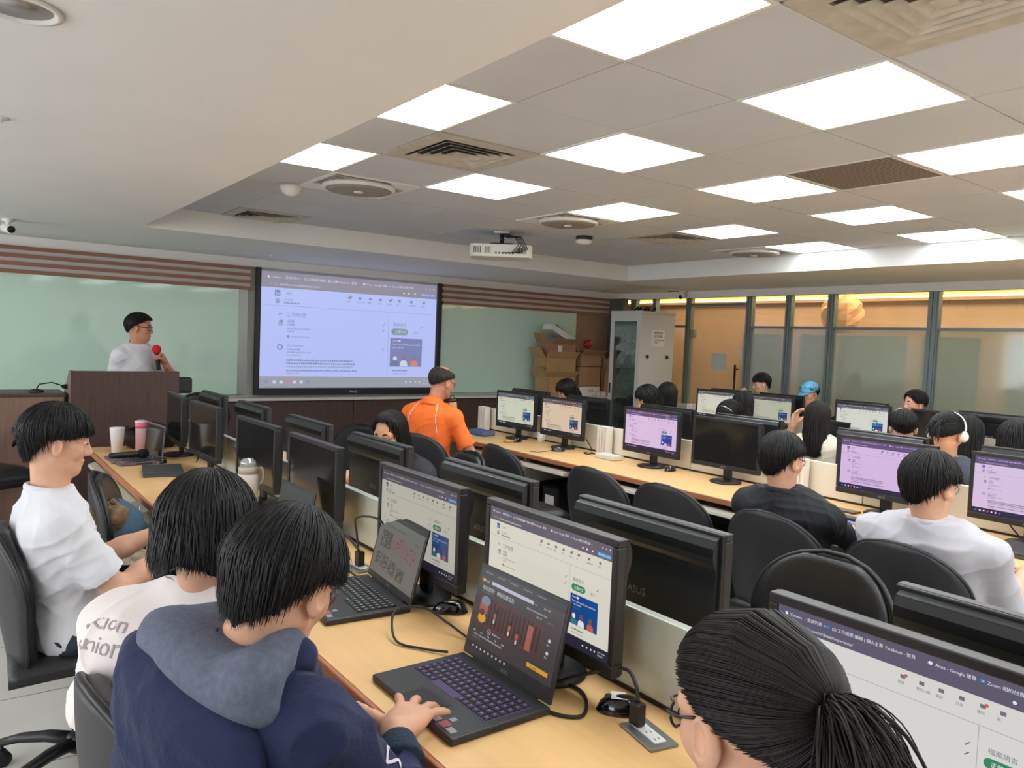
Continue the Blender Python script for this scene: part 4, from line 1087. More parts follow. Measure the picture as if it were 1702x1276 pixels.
# ------------------------------------------------------------------ monitors
BEZ = mat('bezel_black', (34, 33, 36), .38); BACKM = mat('monitor_back', (25, 27, 30), .34); OFFM = mat('dark_screen', (30, 30, 30), .10, spec=.8)
LOGO = mat('logo_grey', (150, 150, 152), .4)
PGM = page_mesh('web_page', .478, .269, PAGE)
def monitor_tree(on):
    t = empty('monitor', (0, 0, 0), 0, 'x', 'monitor'); w = .2575; z0, z1 = .085, .400
    f = MB(); f.box(-w, w, -.032, -.004, z0, z0 + .028); f.box(-w, w, -.032, -.004, z1 - .018, z1); f.box(-w, -w + .0185, -.032, -.004, z0 + .028, z1 - .018); f.box(w - .0185, w, -.032, -.004, z0 + .028, z1 - .018)
    bz = f.build('bezel', BEZ, t, bevel=.003)
    q = MB(); put_text(q, 'ASUS', lambda a, b: (a - .02, -.0325, b), 0, z0 + .008, .016); q.build('brand_mark', LOGO, bz)
    if on: s = link('screen', PGM, t); s.location = (0, -.0272, z0 + .028)
    else: s = MB().box(-w + .018, w - .018, -.028, -.02, z0 + .027, z1 - .017).build('screen', OFFM, t)
    c = MB(); c.box(-w + .002, w - .002, -.006, .003, z0 + .002, z1 - .001); c.prism([(.002, z0 + .022), (.010, z0 + .03), (.013, .30), (.015, .315), (.022, .328), (.026, .345), (.026, .366), (.018, .385), (.002, .392)], 'x', -w + .012, w - .012)
    bc = c.build('back_cover', BACKM, t, bevel=.003)
    v = MB(); v.box(-.16, .17, .012, .0162, .300, .312); v.build('vent_slot', BLK, bc)
    q = MB(); put_text(q, 'ASUS', lambda a, b: (.035 - a, .0125, b), 0, .19, .028); q.build('back_logo', LOGO, bc)
    MB().box(-.06, .06, .0105, .0122, .135, .17).build('rating_label', mat('grey_sticker', (70, 72, 74), .6), bc) if on else None
    n = MB(); n.box(-.03, .03, .008, .030, .02, .16, 0, Matrix.Rotation(0, 4, 'X')); n.build('neck', BLK, t, bevel=.006)
    MB().lathe([(.096, 0), (.098, .006), (.090, .013), (.03, .020), (.004, .020)], seg=36).build('base', BLK, t)
    return t
MON_ON, MON_OFF = None, None
def monitor(x, y, side, on, lab, tint=(1, 1, 1), rot=0, z=.7405):
    global MON_ON, MON_OFF
    if on:
        if MON_ON is None: MON_ON = monitor_tree(True); t = MON_ON
        else: t = dup(MON_ON)
    else:
        if MON_OFF is None: MON_OFF = monitor_tree(False); t = MON_OFF
        else: t = dup(MON_OFF)
    t.location = (x, y, z); t.rotation_euler = (0, 0, math.radians((-90 if side < 0 else 90) + rot)); t['label'] = lab; t['group'] = 'desktop monitors'
    for c in t.children:
        if c.name.startswith('screen'): c.color = (*tint, 1)
    return t
X1, X2, X3 = 1.225, 3.94, 6.63
monitor(X1, .545, -1, 1, 'monitor with a bright web page at the bottom right corner, behind the ponytail', (.98, 1.0, 1.1))
monitor(X1, 1.445, -1, 1, 'monitor with a web page directly behind the dark gaming laptop', (.98, .98, .95))
monitor(X1, 2.09, -1, 1, 'monitor with a web page behind the smaller laptop showing pictures', (.62, .62, .60))
monitor(X1, 2.955, -1, 0, 'switched off monitor behind the closed-looking small laptop, reflecting the room')
monitor(X1, 3.66, -1, 0, 'switched off monitor behind the cream tumbler', rot=2)
monitor(X1, 4.585, -1, 0, 'switched off monitor, second from the lectern end of the left desk', rot=2)
monitor(X1, 5.27, -1, 0, 'switched off monitor at the lectern end of the left desk', rot=-3)
XB1 = 1.455
for y, l in ((5.35, 'monitor seen from behind, nearest the lectern on the far side of the left desk'), (4.52, 'monitor seen from behind in front of the dark chair by the ledge'), (3.66, 'monitor seen from behind, left of the masked woman with a gap'), (2.885, 'monitor seen from behind, hiding the masked woman\'s face'), (2.09, 'monitor seen from behind under the orange shirt man'), (1.36, 'large looking monitor back right of the nearest lit screen'), (.45, 'monitor back with a vent grille at the lower right edge')):
    monitor(XB1, y, 1, 0, l)
monitor(X2, 5.20, -1, 1, 'monitor with a greenish white page, first on the middle desk', (.86, .92, .80), rot=3)
monitor(X2, 4.59, -1, 1, 'monitor with a tan tinted page on the middle desk', (1.0, .80, .66))
monitor(X2, 3.64, -1, 1, 'monitor with a pink lavender page, middle desk, above the empty chairs', (1.04, .78, 1.28))
monitor(X2, 3.01, -1, 0, 'switched off monitor left of the man in black')
monitor(X2, 2.00, -1, 1, 'monitor with a violet page between the men in black and grey', (.98, .72, 1.28))
monitor(X2, 1.33, -1, 1, 'monitor with a violet page at the right edge of the photo', (1.0, .80, 1.28))
XB2 = 4.235
for y, l in ((5.42, 'monitor back peeking behind the greenish screen'), (4.64, 'monitor back in front of the rear cabinet, right of the tan screen'), (3.79, 'monitor back behind the pink screen'), (3.09, 'monitor back with a bright top edge behind the switched off screen'), (2.20, 'monitor back behind the violet page beside the man in black'), (1.42, 'monitor back at the right edge behind the rightmost violet screen')):
    monitor(XB2, y, 1, 0, l)
monitor(X3, 5.23, -1, 1, 'small looking monitor with a pale page below the glass door', (.92, .94, .82))
monitor(X3, 4.56, -1, 1, 'small looking monitor with a grey page left of the cream blouse', (.66, .70, .60))
monitor(X3, 3.61, -1, 1, 'monitor with a white page right of the cream blouse', (.96, 1.0, 1.02))
monitor(X3, 2.92, -1, 0, 'switched off monitor in front of the man resting his chin')
XB3 = 6.925
for y, l in ((5.30, 'monitor back beyond the first small page screen, under the boy with earbuds'), (4.66, 'monitor back below the blue cap'), (3.80, 'monitor back behind the white page screen'), (2.68, 'monitor back on the rear desk behind the switched off monitor'), (1.9, 'monitor back at the far right edge of the rear desk')):
    monitor(XB3, y, 1, 0, l)
# ------------------------------------------------------------------ chairs
LEATH = mat('black_leather', (30, 31, 34), .36, bump=.15, bscale=180); SHELL = mat('chair_shell', (38, 38, 42), .5, bump=.1, bscale=300)
def chair_tree():
    t = empty('office_chair', (0, 0, 0), 0, 'x', 'chair', 'black office chairs')
    def yz(s): # s 0 at the bend, 1 at the top
        return -.205 - .055 * math.sin(s * PI * .5) * s - .02 * math.sin(s * PI), .455 + .455 * s
    def hw(s): return (.185 + .06 * min(1, s / .5)) * math.sqrt(max(0, 1 - (max(0, s - .5) / .5) ** 2.6)) if s < 1 else .0
    def sheet(d0, d1, sc, s0, s1, n=22, m=15):
        P, Q = [], []
        for i in range(n):
            s = s0 + (s1 - s0) * i / (n - 1); s_ = min(s, .9995); y, z = yz(s_); w = max(hw(s_) * sc, .02)
            P.append([]); Q.append([])
            for j in range(m):
                u = -1 + 2 * j / (m - 1); e = .078 * (u * w / .245) ** 2; pu = 1 - abs(u) ** 6 * .35
                P[-1].append((u * w, y + e + d1 * pu, z)); Q[-1].append((u * w, y + e + d0, z))
        return P, Q
    b = MB(); b.slab(*sheet(-.016, .0, 1.0, 0, .995)); bs = b.build('backrest', SHELL, t)
    b = MB(); b.slab(*sheet(.0, .040, .94, .02, .965)); b.build('back_cushion', LEATH, bs)
    ring = []; 
    for sgn in (-1, 1):
        pts = []
        for i in range(26):
            s = i / 25 * .995; y, z = yz(s); w = hw(s); pts.append((sgn * w, y + .078 * (w / .245) ** 2 - .006, z))
        ring.append(pts)
    b = MB(); b.tube(ring[0] + ring[1][::-1], .0085, 8); b.build('rim', BLK, bs)
    P, Q = [], []
    for i in range(16):
        s = i / 15; y = .25 - .47 * s; z = .455 - .035 * max(0, 1 - s / .18) ** 2 + .012 * math.sin(s * PI); w = .225 * (1 - .28 * max(0, .25 - s) ** 1.2 * 2 - .10 * max(0, s - .7)); P.append([]); Q.append([])
        for j in range(11):
            u = -1 + 2 * j / 10; P[-1].append((u * w, y, z + .012 + .03 * (1 - u ** 6) - .006)); Q[-1].append((u * w, y, z - .028))
    b = MB(); b.slab(P, Q); b.build('seat', LEATH, t)
    MB().box(-.10, .10, -.12, .12, .385, .43).build('mechanism', BLK, t, bevel=.006)
    MB().lathe([(.030, .10), (.030, .25), (.020, .255), (.020, .39)], seg=16).build('gas_lift', BLK, t)
    MB().lathe([(.045, .085), (.052, .10), (.045, .135), (.03, .14)], seg=20).build('hub', BLK, t)
    for k in range(5):
        a = 2 * PI * k / 5 + .3; M = Matrix.Rotation(a, 4, 'Z')
        pts = [M @ Vector(p) for p in ((.02, 0, .115), (.12, 0, .118), (.22, 0, .105), (.295, 0, .082))]
        l = MB(); l.tube(pts, [.030, .026, .022, .018], 8, flat=.75, up=(0, 0, 1)); lg = l.build('leg', BLK, t)
        c = MB(); cx = M @ Vector((.29, 0, 0)); w = Matrix.Translation((cx.x, cx.y, .028)) @ Matrix.Rotation(a + 1.1 + k, 4, 'Z') @ Matrix.Rotation(PI / 2, 4, 'X')
        c.lathe([(.012, -.026), (.027, -.024), (.028, -.006), (.012, -.004)], seg=16, M=w); c.lathe([(.012, .004), (.028, .006), (.027, .024), (.012, .026)], seg=16, M=w); c.lathe([(.02, -.004), (.02, .004)], seg=12, M=w)
        c.tube([(cx.x, cx.y, .03), (cx.x, cx.y, .08)], .008, 6); c.build('caster', BLK, lg)
    return t
CH = None
def chair(x, y, yawd, lab, sc=1.0):
    global CH
    if CH is None: CH = chair_tree(); t = CH
    else: t = dup(CH)
    t.location = (x, y, 0); t.rotation_euler = (0, 0, -math.radians(yawd)); t['label'] = lab; t.scale = (sc, sc, sc)
    return t
chair(.385, 2.97, 92, 'black office chair under the young man in profile at the left')
chair(.47, 1.56, 84, 'black office chair under the person in the printed white tee')
chair(.40, 1.06, 66, 'black office chair under the navy hoodie in the foreground')
chair(.62, .50, 75, 'black office chair under the ponytail person at the bottom edge')
chair(.78, 3.75, 105, 'empty black office chair with a colourful bag behind the profile man')
chair(2.98, 1.86, 92, 'black office chair with the man in black sitting in it')
chair(2.98, 1.32, 92, 'black office chair with the man in grey sitting in it')
chair(3.04, 2.50, 88, 'empty black chair nearest the man in black, turned away')
chair(3.04, 3.02, 90, 'empty black chair in the middle of the pair at the middle desk')
chair(3.06, 3.92, 92, 'empty black chair beside the orange shirt man\'s knees')
chair(2.82, 4.72, 62, 'black office chair behind the orange shirt man')
chair(2.28, 5.10, 245, 'black office chair below the screen, left of the masked woman')
chair(2.25, 3.74, 272, 'black office chair under the masked woman')
chair(2.02, 7.55, 180, 'black chair standing by the dark cabinet left of the big screen', 1.04)
chair(2.12, 1.35, 268, 'black glossy chair at the far side of the left desk, above the ponytail')
chair(5.65, 3.37, 88, 'black chair under the woman in the cream blouse')
chair(4.95, 5.76, 268, 'black chair behind the first monitor backs of the middle desk')
chair(5.80, 4.2, 88, 'black chair under the long haired woman near the grey page')
chair(5.02, 2.12, 90, 'black chair under the person wearing headphones')
chair(7.85, 5.25, 270, 'black chair under the boy with earbuds')
chair(7.85, 3.45, 270, 'black chair under the man resting his chin')
chair(7.9, 4.6, 270, 'black chair under the blue cap')
chair(-.05, 4.95, 20, 'dark chair at the far left edge, only its casters showing')
# armchair at the far left
t = chair(.20, 6.35, 150, 'black armchair by the left wall cabinet, its arm rising at the left edge', 1.12)
for s in (-1, 1):
    MB().tube([(s * .24, -.18, .46), (s * .28, -.10, .62), (s * .28, .10, .70), (s * .25, .20, .60), (s * .22, .14, .45)], .016, 8).build('armrest', BLK, t)
    MB().box(s * .28 - .03, s * .28 + .03, -.10, .16, .685, .72).build('arm_pad', LEATH, t, bevel=.012)

# ------------------------------------------------------------------ laptops
LAPB = mat('laptop_black', (40, 41, 45), .42); KEYM = mat('key_cap', (22, 22, 25), .5); LAPG = mat('laptop_grey', (74, 76, 80), .4, metal=.3)
PUR = mat('key_glow', (150, 90, 200), .4, emit=(120, 74, 165)); KW = mat('key_legend', (150, 152, 156), .5)
MOV = pal('movie_', [('bg', (52, 46, 48)), ('bar', (30, 28, 32)), ('white', (190, 190, 198)), ('gold', (196, 148, 30)), ('search', (178, 176, 196)), ('skin', (150, 82, 70)), ('maroon', (72, 40, 40)), ('steel', (110, 120, 138)), ('grey', (120, 116, 116))], False)
GAL = pal('gallery_', [('bg', (98, 98, 94)), ('tile', (76, 74, 72)), ('tile2', (110, 108, 104)), ('red', (112, 92, 88)), ('dark', (52, 52, 52)), ('text', (66, 66, 66))], False)
def page_movie(W, H):
    mb = MB(); fn = lambda l: (lambda u, v: (u * W - W / 2, -.0003 * l, (1 - v) * H))
    def rect(u0, v0, u1, v1, m, l=1): f = fn(l); mb.add([f(u0, v1), f(u1, v1), f(u1, v0), f(u0, v0)], [(0, 1, 2, 3)], m)
    def blob(u, v, a, b, m, l=2): f = fn(l); mb.add([f(u + a * math.cos(t), v - b * math.sin(t)) for t in np.linspace(0, 2 * PI, 16, endpoint=False)], [tuple(range(16))], m)
    def txt(s, u, v, size, m, l=3): put_text(mb, s, lambda x, y: (x - W / 2, -.0003 * l, y), u * W, (1 - v) * H, size * H, m)
    rect(0, 0, 1, 1, 0, 0); rect(0, 0, 1, .10, 1)
    for u in (.04, .2, .36, .52, .68): rect(u, .03, u + .10, .045, 8)
    rect(.03, .125, .07, .16, 3); txt('選單', .085, .155, .03, 2); rect(.15, .12, .66, .16, 4); txt('Pro', .68, .155, .026, 2); txt('登入  註冊', .78, .155, .028, 2)
    txt('哈利波特：神秘的魔法石', .05, .255, .062, 2); txt('電影  2001 普遍級 2h 32m', .05, .29, .024, 8)
    txt('演員及工作人員  使用者評論  冷知識', .60, .235, .024, 2); txt('評分 7.7', .72, .285, .03, 2); txt('熱門 221', .85, .285, .026, 8)
    rect(.04, .32, .83, .70, 6); r = random.Random(2)
    for k in range(16): u = .1 + .045 * k; rect(u, .33 + r.uniform(0, .05), u + .02, .66, 1, 2)
    blob(.12, .46, .055, .12, 5, 3); blob(.13, .38, .06, .06, 7, 4); blob(.12, .60, .05, .06, 3, 4); blob(.11, .53, .03, .04, 6, 5)
    for u, v, s in ((.27, .50, .8), (.46, .55, .75), (.56, .60, .7)): blob(u, v, .022 * s, .055 * s, 5, 3); blob(u, v - .05, .024 * s, .03 * s, 1, 4); blob(u, v + .085, .03 * s, .04 * s, 1, 3); blob(u, v + .07, .01, .03, 2, 4)
    rect(.66, .40, .72, .69, 5, 3)
    for v in (.46, .60): blob(.90, v, .014, .02, 2); txt('影片', .88, v + .06, .026, 2)
    blob(.24, .72, .022, .032, 2, 2); blob(.24, .72, .018, .026, 0, 3); txt('▶', .232, .732, .028, 2, 4); txt('播放預告片 2:06', .28, .732, .026, 2)
    for k in range(5): txt(('冒險', '奇幻', '家庭', '影集', '經典')[k], .05 + .09 * k, .79, .026, 2)
    txt('一名孤兒少年進入魔法學校就讀並得知自己身世的真相', .05, .83, .026, 2); txt('導演 編劇 主演', .05, .87, .026, 8)
    rect(.72, .80, .95, .85, 3); txt('加入片單', .76, .84, .028, 1)
    rect(0, .93, 1, 1, 1, 2)
    for k in range(9): rect(.08 + .05 * k, .955, .095 + .05 * k, .98, 2, 3)
    return mb.mesh('movie_page', MOV)
def page_gallery(W, H):
    mb = MB(); r = random.Random(6)
    def rect(u0, v0, u1, v1, m, l=1): f = lambda u, v: (u * W - W / 2, -.0003 * l, (1 - v) * H); mb.add([f(u0, v1), f(u1, v1), f(u1, v0), f(u0, v0)], [(0, 1, 2, 3)], m)
    rect(0, 0, 1, 1, 0, 0); rect(0, 0, 1, .07, 4); rect(.1, .17, .12, .2, 5)
    for k in range(14): rect(.14 + .035 * k, .175, .16 + .035 * k, .195, 5)
    for (u0, u1, v0, v1) in ((.10, .34, .28, .55), (.37, .62, .28, .55), (.65, .93, .33, .60), (.08, .21, .66, .86), (.24, .36, .66, .86), (.40, .56, .68, .90), (.60, .76, .72, .92)):
        rect(u0, v0, u1, v1, r.choice((1, 3, 1)), 1)
        for _ in range(26): u = r.uniform(u0, u1 - .03); v = r.uniform(v0, v1 - .03); rect(u, v, u + r.uniform(.01, .035), v + r.uniform(.01, .03), r.choice((1, 2, 2, 3, 4)), 2 + _ % 5)
    for (u, v) in ((.86, .24), (.90, .24)): rect(u, v, u + .01, v + .03, 4)
    return mb.mesh('gallery_page', GAL)
def laptop(loc, rz, w, d, lid, scr, lab, glow=False, body=LAPB, closed=False, keys=True):
    t = empty('laptop', loc, math.radians(rz), lab, 'laptop')
    b = MB(); b.box(-w / 2, w / 2, -d / 2, d / 2, 0, .017); bo = b.build('base', body, t, bevel=.004)
    if closed:
        MB().box(-w / 2, w / 2, -d / 2, d / 2, .0175, .024).build('lid', body, t, bevel=.003); return t
    if keys:
        k = MB(); g = MB(); kw = (w - .05) / 15; kh = d * .48 / 6; r = random.Random(1)
        for i in range(15):
            for j in range(6):
                x = -w / 2 + .025 + i * kw; y = d / 2 - .035 - (j + 1) * kh
                if j == 5 and 4 <= i <= 8: continue
                k.box(x + .0012, x + kw - .0012, y + .0012, y + kh - .0012, .017, .0195)
                g.box(x + kw * .25, x + kw * .62, y + kh * .4, y + kh * .68, .0195, .0197)
        ks = k.build('keyboard', KEYM, t); g.build('key_legends', PUR if glow else KW, ks)
        if glow: MB().box(-w / 2 + .022, w / 2 - .022, d / 2 - .037 - d * .48, d / 2 - .033, .0168, .0174).build('backlight', mat('keyboard_glow', (90, 60, 130), .5, emit=(64, 48, 92)), ks)
        MB().box(-.055, .055, -d / 2 + .008, -d / 2 + .075, .0169, .0174).build('touchpad', mat('touchpad', (33, 33, 37), .3), t)
        s = MB(); s.box(w / 2 - .075, w / 2 - .050, -d / 2 + .012, -d / 2 + .034, .017, .0176, 0); s.box(w / 2 - .045, w / 2 - .020, -d / 2 + .012, -d / 2 + .028, .017, .0176, 1); s.box(w / 2 - .075, w / 2 - .060, -d / 2 + .04, -d / 2 + .055, .017, .0176, 1); s.box(w / 2 - .1, w / 2 - .082, -d / 2 + .012, -d / 2 + .03, .017, .0176, 1)
        s.build('stickers', [mat('sticker_red', (176, 90, 96), .4), mat('sticker_grey', (150, 150, 156), .4)], t)
        MB().box(w / 2 - .0, w / 2 + .0006, -.03, .06, .005, .012).build('ports', BLK, t)
    M = Matrix.Translation((0, d / 2 - .004, .016)) @ Matrix.Rotation(-math.radians(lid - 90), 4, 'X')
    lh = d * .90; l = MB(); l.box(-w / 2 + .002, w / 2 - .002, .0, .007, .004, lh, 0, M); lo = l.build('lid', body, t, bevel=.002)
    MB().box(-w * .36, w * .36, -.002, .008, -.004, .006, 0, M).build('hinge', BLK, lo)
    sw, sh = w - .022, lh - .036
    me = scr(sw, sh) if callable(scr) else None
    if me:
        s = link('screen', me, lo); s.matrix_parent_inverse = Matrix(); s.matrix_local = M @ Matrix.Translation((0, -.0008, .026))
        q = MB(); put_text(q, 'ROG' if glow else 'MSI', lambda a, b: M @ Vector((a - .012, -.0008, b)), 0, .011, .012); q.build('brand_mark', LOGO, lo)
    else: MB().box(-sw / 2, sw / 2, -.0012, 0, .024, .024 + sh, 0, M).build('screen', OFFM if scr is None else scr, lo)
    return t
Z = .7405
laptop((.957, 1.448, Z), -90, .36, .262, 103, page_movie, 'dark gaming laptop with purple backlit keys under the typing hand', glow=True)
laptop((1.015, 2.175, Z), -95, .36, .262, 104, page_gallery, 'black laptop with a grey picture page, second from the camera')
laptop((.975, 2.90, Z), -88, .33, .235, 100, mat('dim_screen', (74, 76, 74), .25), 'small laptop with a dim blank screen in front of a switched off monitor')
laptop((.93, 5.13, Z), -84, .34, .235, 95, None, 'open laptop seen edge on at the far left desk end, a microphone lying on it', body=mat('laptop_mauve', (98, 84, 96), .45))
laptop((1.00, 4.66, Z), -100, .30, .21, 0, None, 'closed grey laptop lying flat left of the bob haired person', closed=True, body=LAPG)
laptop((3.76, 1.20, Z), -88, .36, .25, 0, None, 'closed charcoal laptop on the middle desk at the right edge', closed=True, body=LAPG)
laptop((6.42, 3.85, Z), -90, .33, .23, 100, None, 'black laptop open in front of the white page on the rear desk')

# ------------------------------------------------------------------ mice, cables, sockets
GLB = mat('glossy_black', (12, 12, 14), .12, coat=.5)
def mouse(x, y, rz, lab, cable=None):
    t = empty('computer_mouse', (x, y, Z), math.radians(rz), lab, 'mouse')
    b = MB(); P = []
    for i in range(13):
        s = -1 + 2 * i / 12; row = []
        for j in range(13):
            u = -1 + 2 * j / 12; w = .030 * (1 - .18 * (s + .2) ** 2) * math.sqrt(max(.0, 1 - abs(s) ** 3.2)) ; h = .036 * math.sqrt(max(0, 1 - abs(s * 1.0) ** 2.6)) * math.sqrt(max(0, 1 - abs(u) ** 2.8)) * (1 - .12 * s)
            row.append((u * w, s * .055, .003 + h * .95))
        P.append(row)
    Q = [[(p[0], p[1], .001) for p in r] for r in P]
    b.slab(P, Q); b.build('shell', GLB, t); MB().lathe([(.004, -.003), (.009, -.003), (.009, .003), (.004, .003)], seg=14, M=Matrix.Translation((0, .028, .031)) @ Matrix.Rotation(PI / 2, 4, 'Y')).build('scroll_wheel', mat('grey_rubber', (70, 70, 72), .7), t)
    if cable:
        MB().tube([(0, .052, .008)] + [tuple(c) for c in cable], .0018, 6).build('cord', BLK, t)
    return t
m_ = mouse(1.232, 1.195, 48, 'glossy black mouse with a white tag, near the desk socket')
MB().box(-.015, .022, -.012, .022, .0355, .0362).build('paper_tag', TRIMW, m_)
mouse(1.235, 1.93, 52, 'glossy black mouse left of the gaming laptop screen')
mouse(1.045, 5.0, 60, 'black corded mouse beside the edge-on laptop', [(.05, .10, .004), (.02, .18, .003), (-.08, .24, .003)])
mouse(3.79, 4.47, 70, 'black corded mouse in front of the tan screen', [(-.03, .10, .004), (-.06, .18, .003), (-.03, .24, .003)])
mouse(3.93, 3.46, 100, 'black mouse beside the foot of the pink screen')
mouse(3.93, 2.66, 110, 'black mouse right of the switched off screen on the middle desk')
mouse(3.80, 5.02, 90, 'black mouse behind the yellow tape roll')
def socket(x, y, rz, lab, plug=False):
    t = empty('desk_socket', (x, y, .7405), rz, lab, 'socket', 'desk sockets')
    MB().box(-.035, .035, -.06, .06, 0, .006).build('steel_plate', ALU, t, bevel=.002)
    b = MB(); b.box(-.015, .015, -.045, .045, .006, .0085); b.build('outlet', TRIMW, t)
    s = MB()
    for y_ in (-.03, .0): s.box(-.006, -.004, y_ - .004, y_ + .004, .0085, .0088); s.box(.004, .006, y_ - .004, y_ + .004, .0085, .0088)
    s.build('slots', BLK, t); return t
socket(1.208, 1.085, math.radians(-12), 'steel desk socket plate with a black plug, at the bottom of the photo')
socket(1.19, 2.47, 0, 'steel desk socket plate behind the second laptop')
t = empty('power_cable', (1.208, 1.12, .75), 0, 'thick black power cable looping from the desk socket to the gaming laptop', 'cable')
MB().box(-.012, .012, -.016, .016, .0, .05).build('plug', BLK, t, bevel=.005)
w_ = [(0, 0, .05), (.005, .015, .085), (.01, .06, .10), (-.03, .15, .06), (-.06, .24, .012), (-.09, .31, .0), (-.115, .28, -.003), (-.13, .20, -.004), (-.11, .13, -.005), (-.07, .10, -.005), (-.02, .14, -.005), (.01, .20, -.004), (-.01, .27, -.003), (-.06, .34, -.003), (-.10, .36, -.004)]
def smooth(pts, n=6):
    P = [Vector(p) for p in pts]; out = []
    for i in range(len(P) - 1):
        a, b, c, d = P[max(i - 1, 0)], P[i], P[i + 1], P[min(i + 2, len(P) - 1)]
        for k in range(n):
            t = k / n; out.append(.5 * ((2 * b) + (c - a) * t + (2 * a - 5 * b + 4 * c - d) * t * t + (3 * b - a - 3 * c + d) * t ** 3))
    return out + [P[-1]]
MB().tube(smooth(w_), .0042, 8).build('cord', BLK, t)
t = MB().tube(smooth([(1.06, 1.66, .750), (1.02, 1.72, .746), (.98, 1.80, .75), (1.03, 1.90, .79), (1.10, 1.86, .80), (1.14, 1.80, .77), (1.16, 1.72, .748)]), .0036, 8).build('charging_cable', BLK, None, label='thin black cable rising left of the gaming laptop', cat='cable')
t = MB(); t.tube(smooth([(1.19, 2.48, .80), (1.19, 2.5, .86), (1.16, 2.44, .93), (1.18, 2.34, .95), (1.21, 2.3, .92)]), .004, 8); t.tube(smooth([(1.19, 2.47, .80), (1.15, 2.55, .86), (1.10, 2.5, .80), (1.13, 2.36, .747), (1.17, 2.3, .747)]), .004, 8); t.box(1.178, 1.202, 2.455, 2.485, .748, .80)
t.build('power_cable', BLK, None, label='looped black power cable with a plug behind the picture laptop', cat='cable')
for k, (x, y, l) in enumerate(((1.25, 4.15, 'black cables hanging down the divider behind the off monitors'), (1.27, 5.02, 'black cables behind the monitor at the lectern end'))):
    t = MB()
    for q in range(2): t.tube(smooth([(0, q * .03, .20), (-.01, -.06 - q * .03, .18), (-.01, -.12 - q * .02, .08), (-.02, -.10, .004)]), .0035, 6)
    t.build('monitor_cable', BLK, None, label=l, cat='cable').location = (x, y, Z)
for k, (x, y, l) in enumerate(((3.99, 4.38, 'black cable curling under the tan screen'), (3.98, 1.45, 'black cable coiled under the rightmost violet screen'))):
    MB().tube(smooth([(0, .0, .1), (.02, -.03, .05), (-.02, -.1, .004), (-.10, -.14, .004), (-.06, -.06, .004), (-.02, -.16, .004)]), .004, 6).build('monitor_cable', BLK, None, label=l, cat='cable').location = (x, y, Z)

# ------------------------------------------------------------------ bottles and small things
t = empty('water_bottle', (1.115, 3.50, Z), 0, 'cream insulated bottle with a clear lid and a carry loop', 'bottle')
CRB = mat('cream_enamel', (206, 196, 186), .35)
MB().lathe([(.044, 0), (.048, .006), (.048, .165), (.040, .178), (.036, .182)], seg=32).build('flask', CRB, t)
MB().lathe([(.042, .180), (.043, .205), (.030, .212), (.018, .214)], seg=32).build('lid_ring', mat('lid_grey', (176, 168, 160), .4), t)
cl = glassmat('clear_plastic', (220, 222, 220), .35, .25, .05)
MB().lathe([(.036, .212), (.034, .232), (.022, .245), (.004, .249)], seg=28).build('clear_dome', cl, t)
MB().tube(smooth([(.045, 0, .19), (.06, -.01, .20), (.066, -.02, .17), (.060, -.025, .14), (.049, -.02, .13)]), .006, 8).build('carry_loop', MATS['lid_grey'], t)
t = empty('paper_cup', (.905, 5.515, Z), 0, 'white paper drink cup at the end of the left desk', 'cup')
MB().lathe([(.032, 0), (.045, .155), (.046, .158)], seg=28).build('cup_wall', mat('white_paper', (226, 224, 226), .6), t); MB().lathe([(.046, .158), (.046, .164), (.03, .166), (.004, .166)], seg=28).build('lid', TRIMW, t)
t = empty('tumbler', (1.06, 5.58, Z), 0, 'pink tumbler with a darker pink band beside the black bag', 'bottle')
MB().lathe([(.034, 0), (.036, .14), (.037, .15)], seg=28).build('flask', mat('pale_pink', (234, 190, 204), .35), t); MB().lathe([(.039, .148), (.039, .178), (.037, .182)], seg=28).build('band', mat('pink', (226, 110, 146), .35), t); MB().lathe([(.041, .182), (.041, .196), (.02, .202), (.004, .202)], seg=28).build('lid', MATS['pale_pink'], t)
b = MB(); b.ell((0, 0, .07), (.20, .11, .085), 24, 14); r = random.Random(9)
b.v = [tuple(Vector(p) + Vector((r.uniform(-1, 1), r.uniform(-1, 1), r.uniform(-1, 1))) * .008 + Vector((0, 0, .02 * math.sin(p[0] * 30)))) for p in b.v]; b.v = [(p[0], p[1], max(p[2], 0)) for p in b.v]
bg = empty('shoulder_bag', (1.12, 5.68, Z), 0, 'soft black bag lying behind the cup and the pink tumbler', 'bag'); b.build('pouch', mat('black_nylon', (18, 18, 20), .6), bg); MB().tube(smooth([(-.15, 0, .12), (-.05, -.06, .17), (.08, -.04, .16), (.16, .0, .10)]), .008, 6).build('strap', MATS['black_nylon'], bg)
t = empty('microphone', (.90, 5.10, Z + .018), math.radians(12), 'black wireless microphone lying across the edge-on laptop', 'microphone')
Mx = Matrix.Translation((0, 0, .028)) @ Matrix.Rotation(PI / 2, 4, 'Y')
MB().lathe([(.016, -.11), (.018, -.10), (.020, .05), (.022, .06)], seg=20, M=Mx).build('handle', BLK, t); MB().lathe([(.022, .06), (.028, .075), (.028, .095), (.02, .115), (.004, .12)], seg=20, M=Mx).build('head', mat('black_foam', (16, 16, 17), .95), t)
MB().box(-.09, .09, -.13, .13, 0, .0004).build('paper_sheet', MATS['white_paper'], None, label='white paper sheet in front of the orange shirt man', cat='paper').location = (3.62, 5.62, Z)
t = MB(); t.box(-.07, .07, -.12, .12, .0, .045); t.build('pencil_case', mat('blue_fabric', (78, 96, 140), .7, bump=.3, bscale=60), None, bevel=.018, seg=3, label='blue fabric pouch lying on papers by the orange shirt man', cat='pouch').location = (3.78, 5.50, Z)
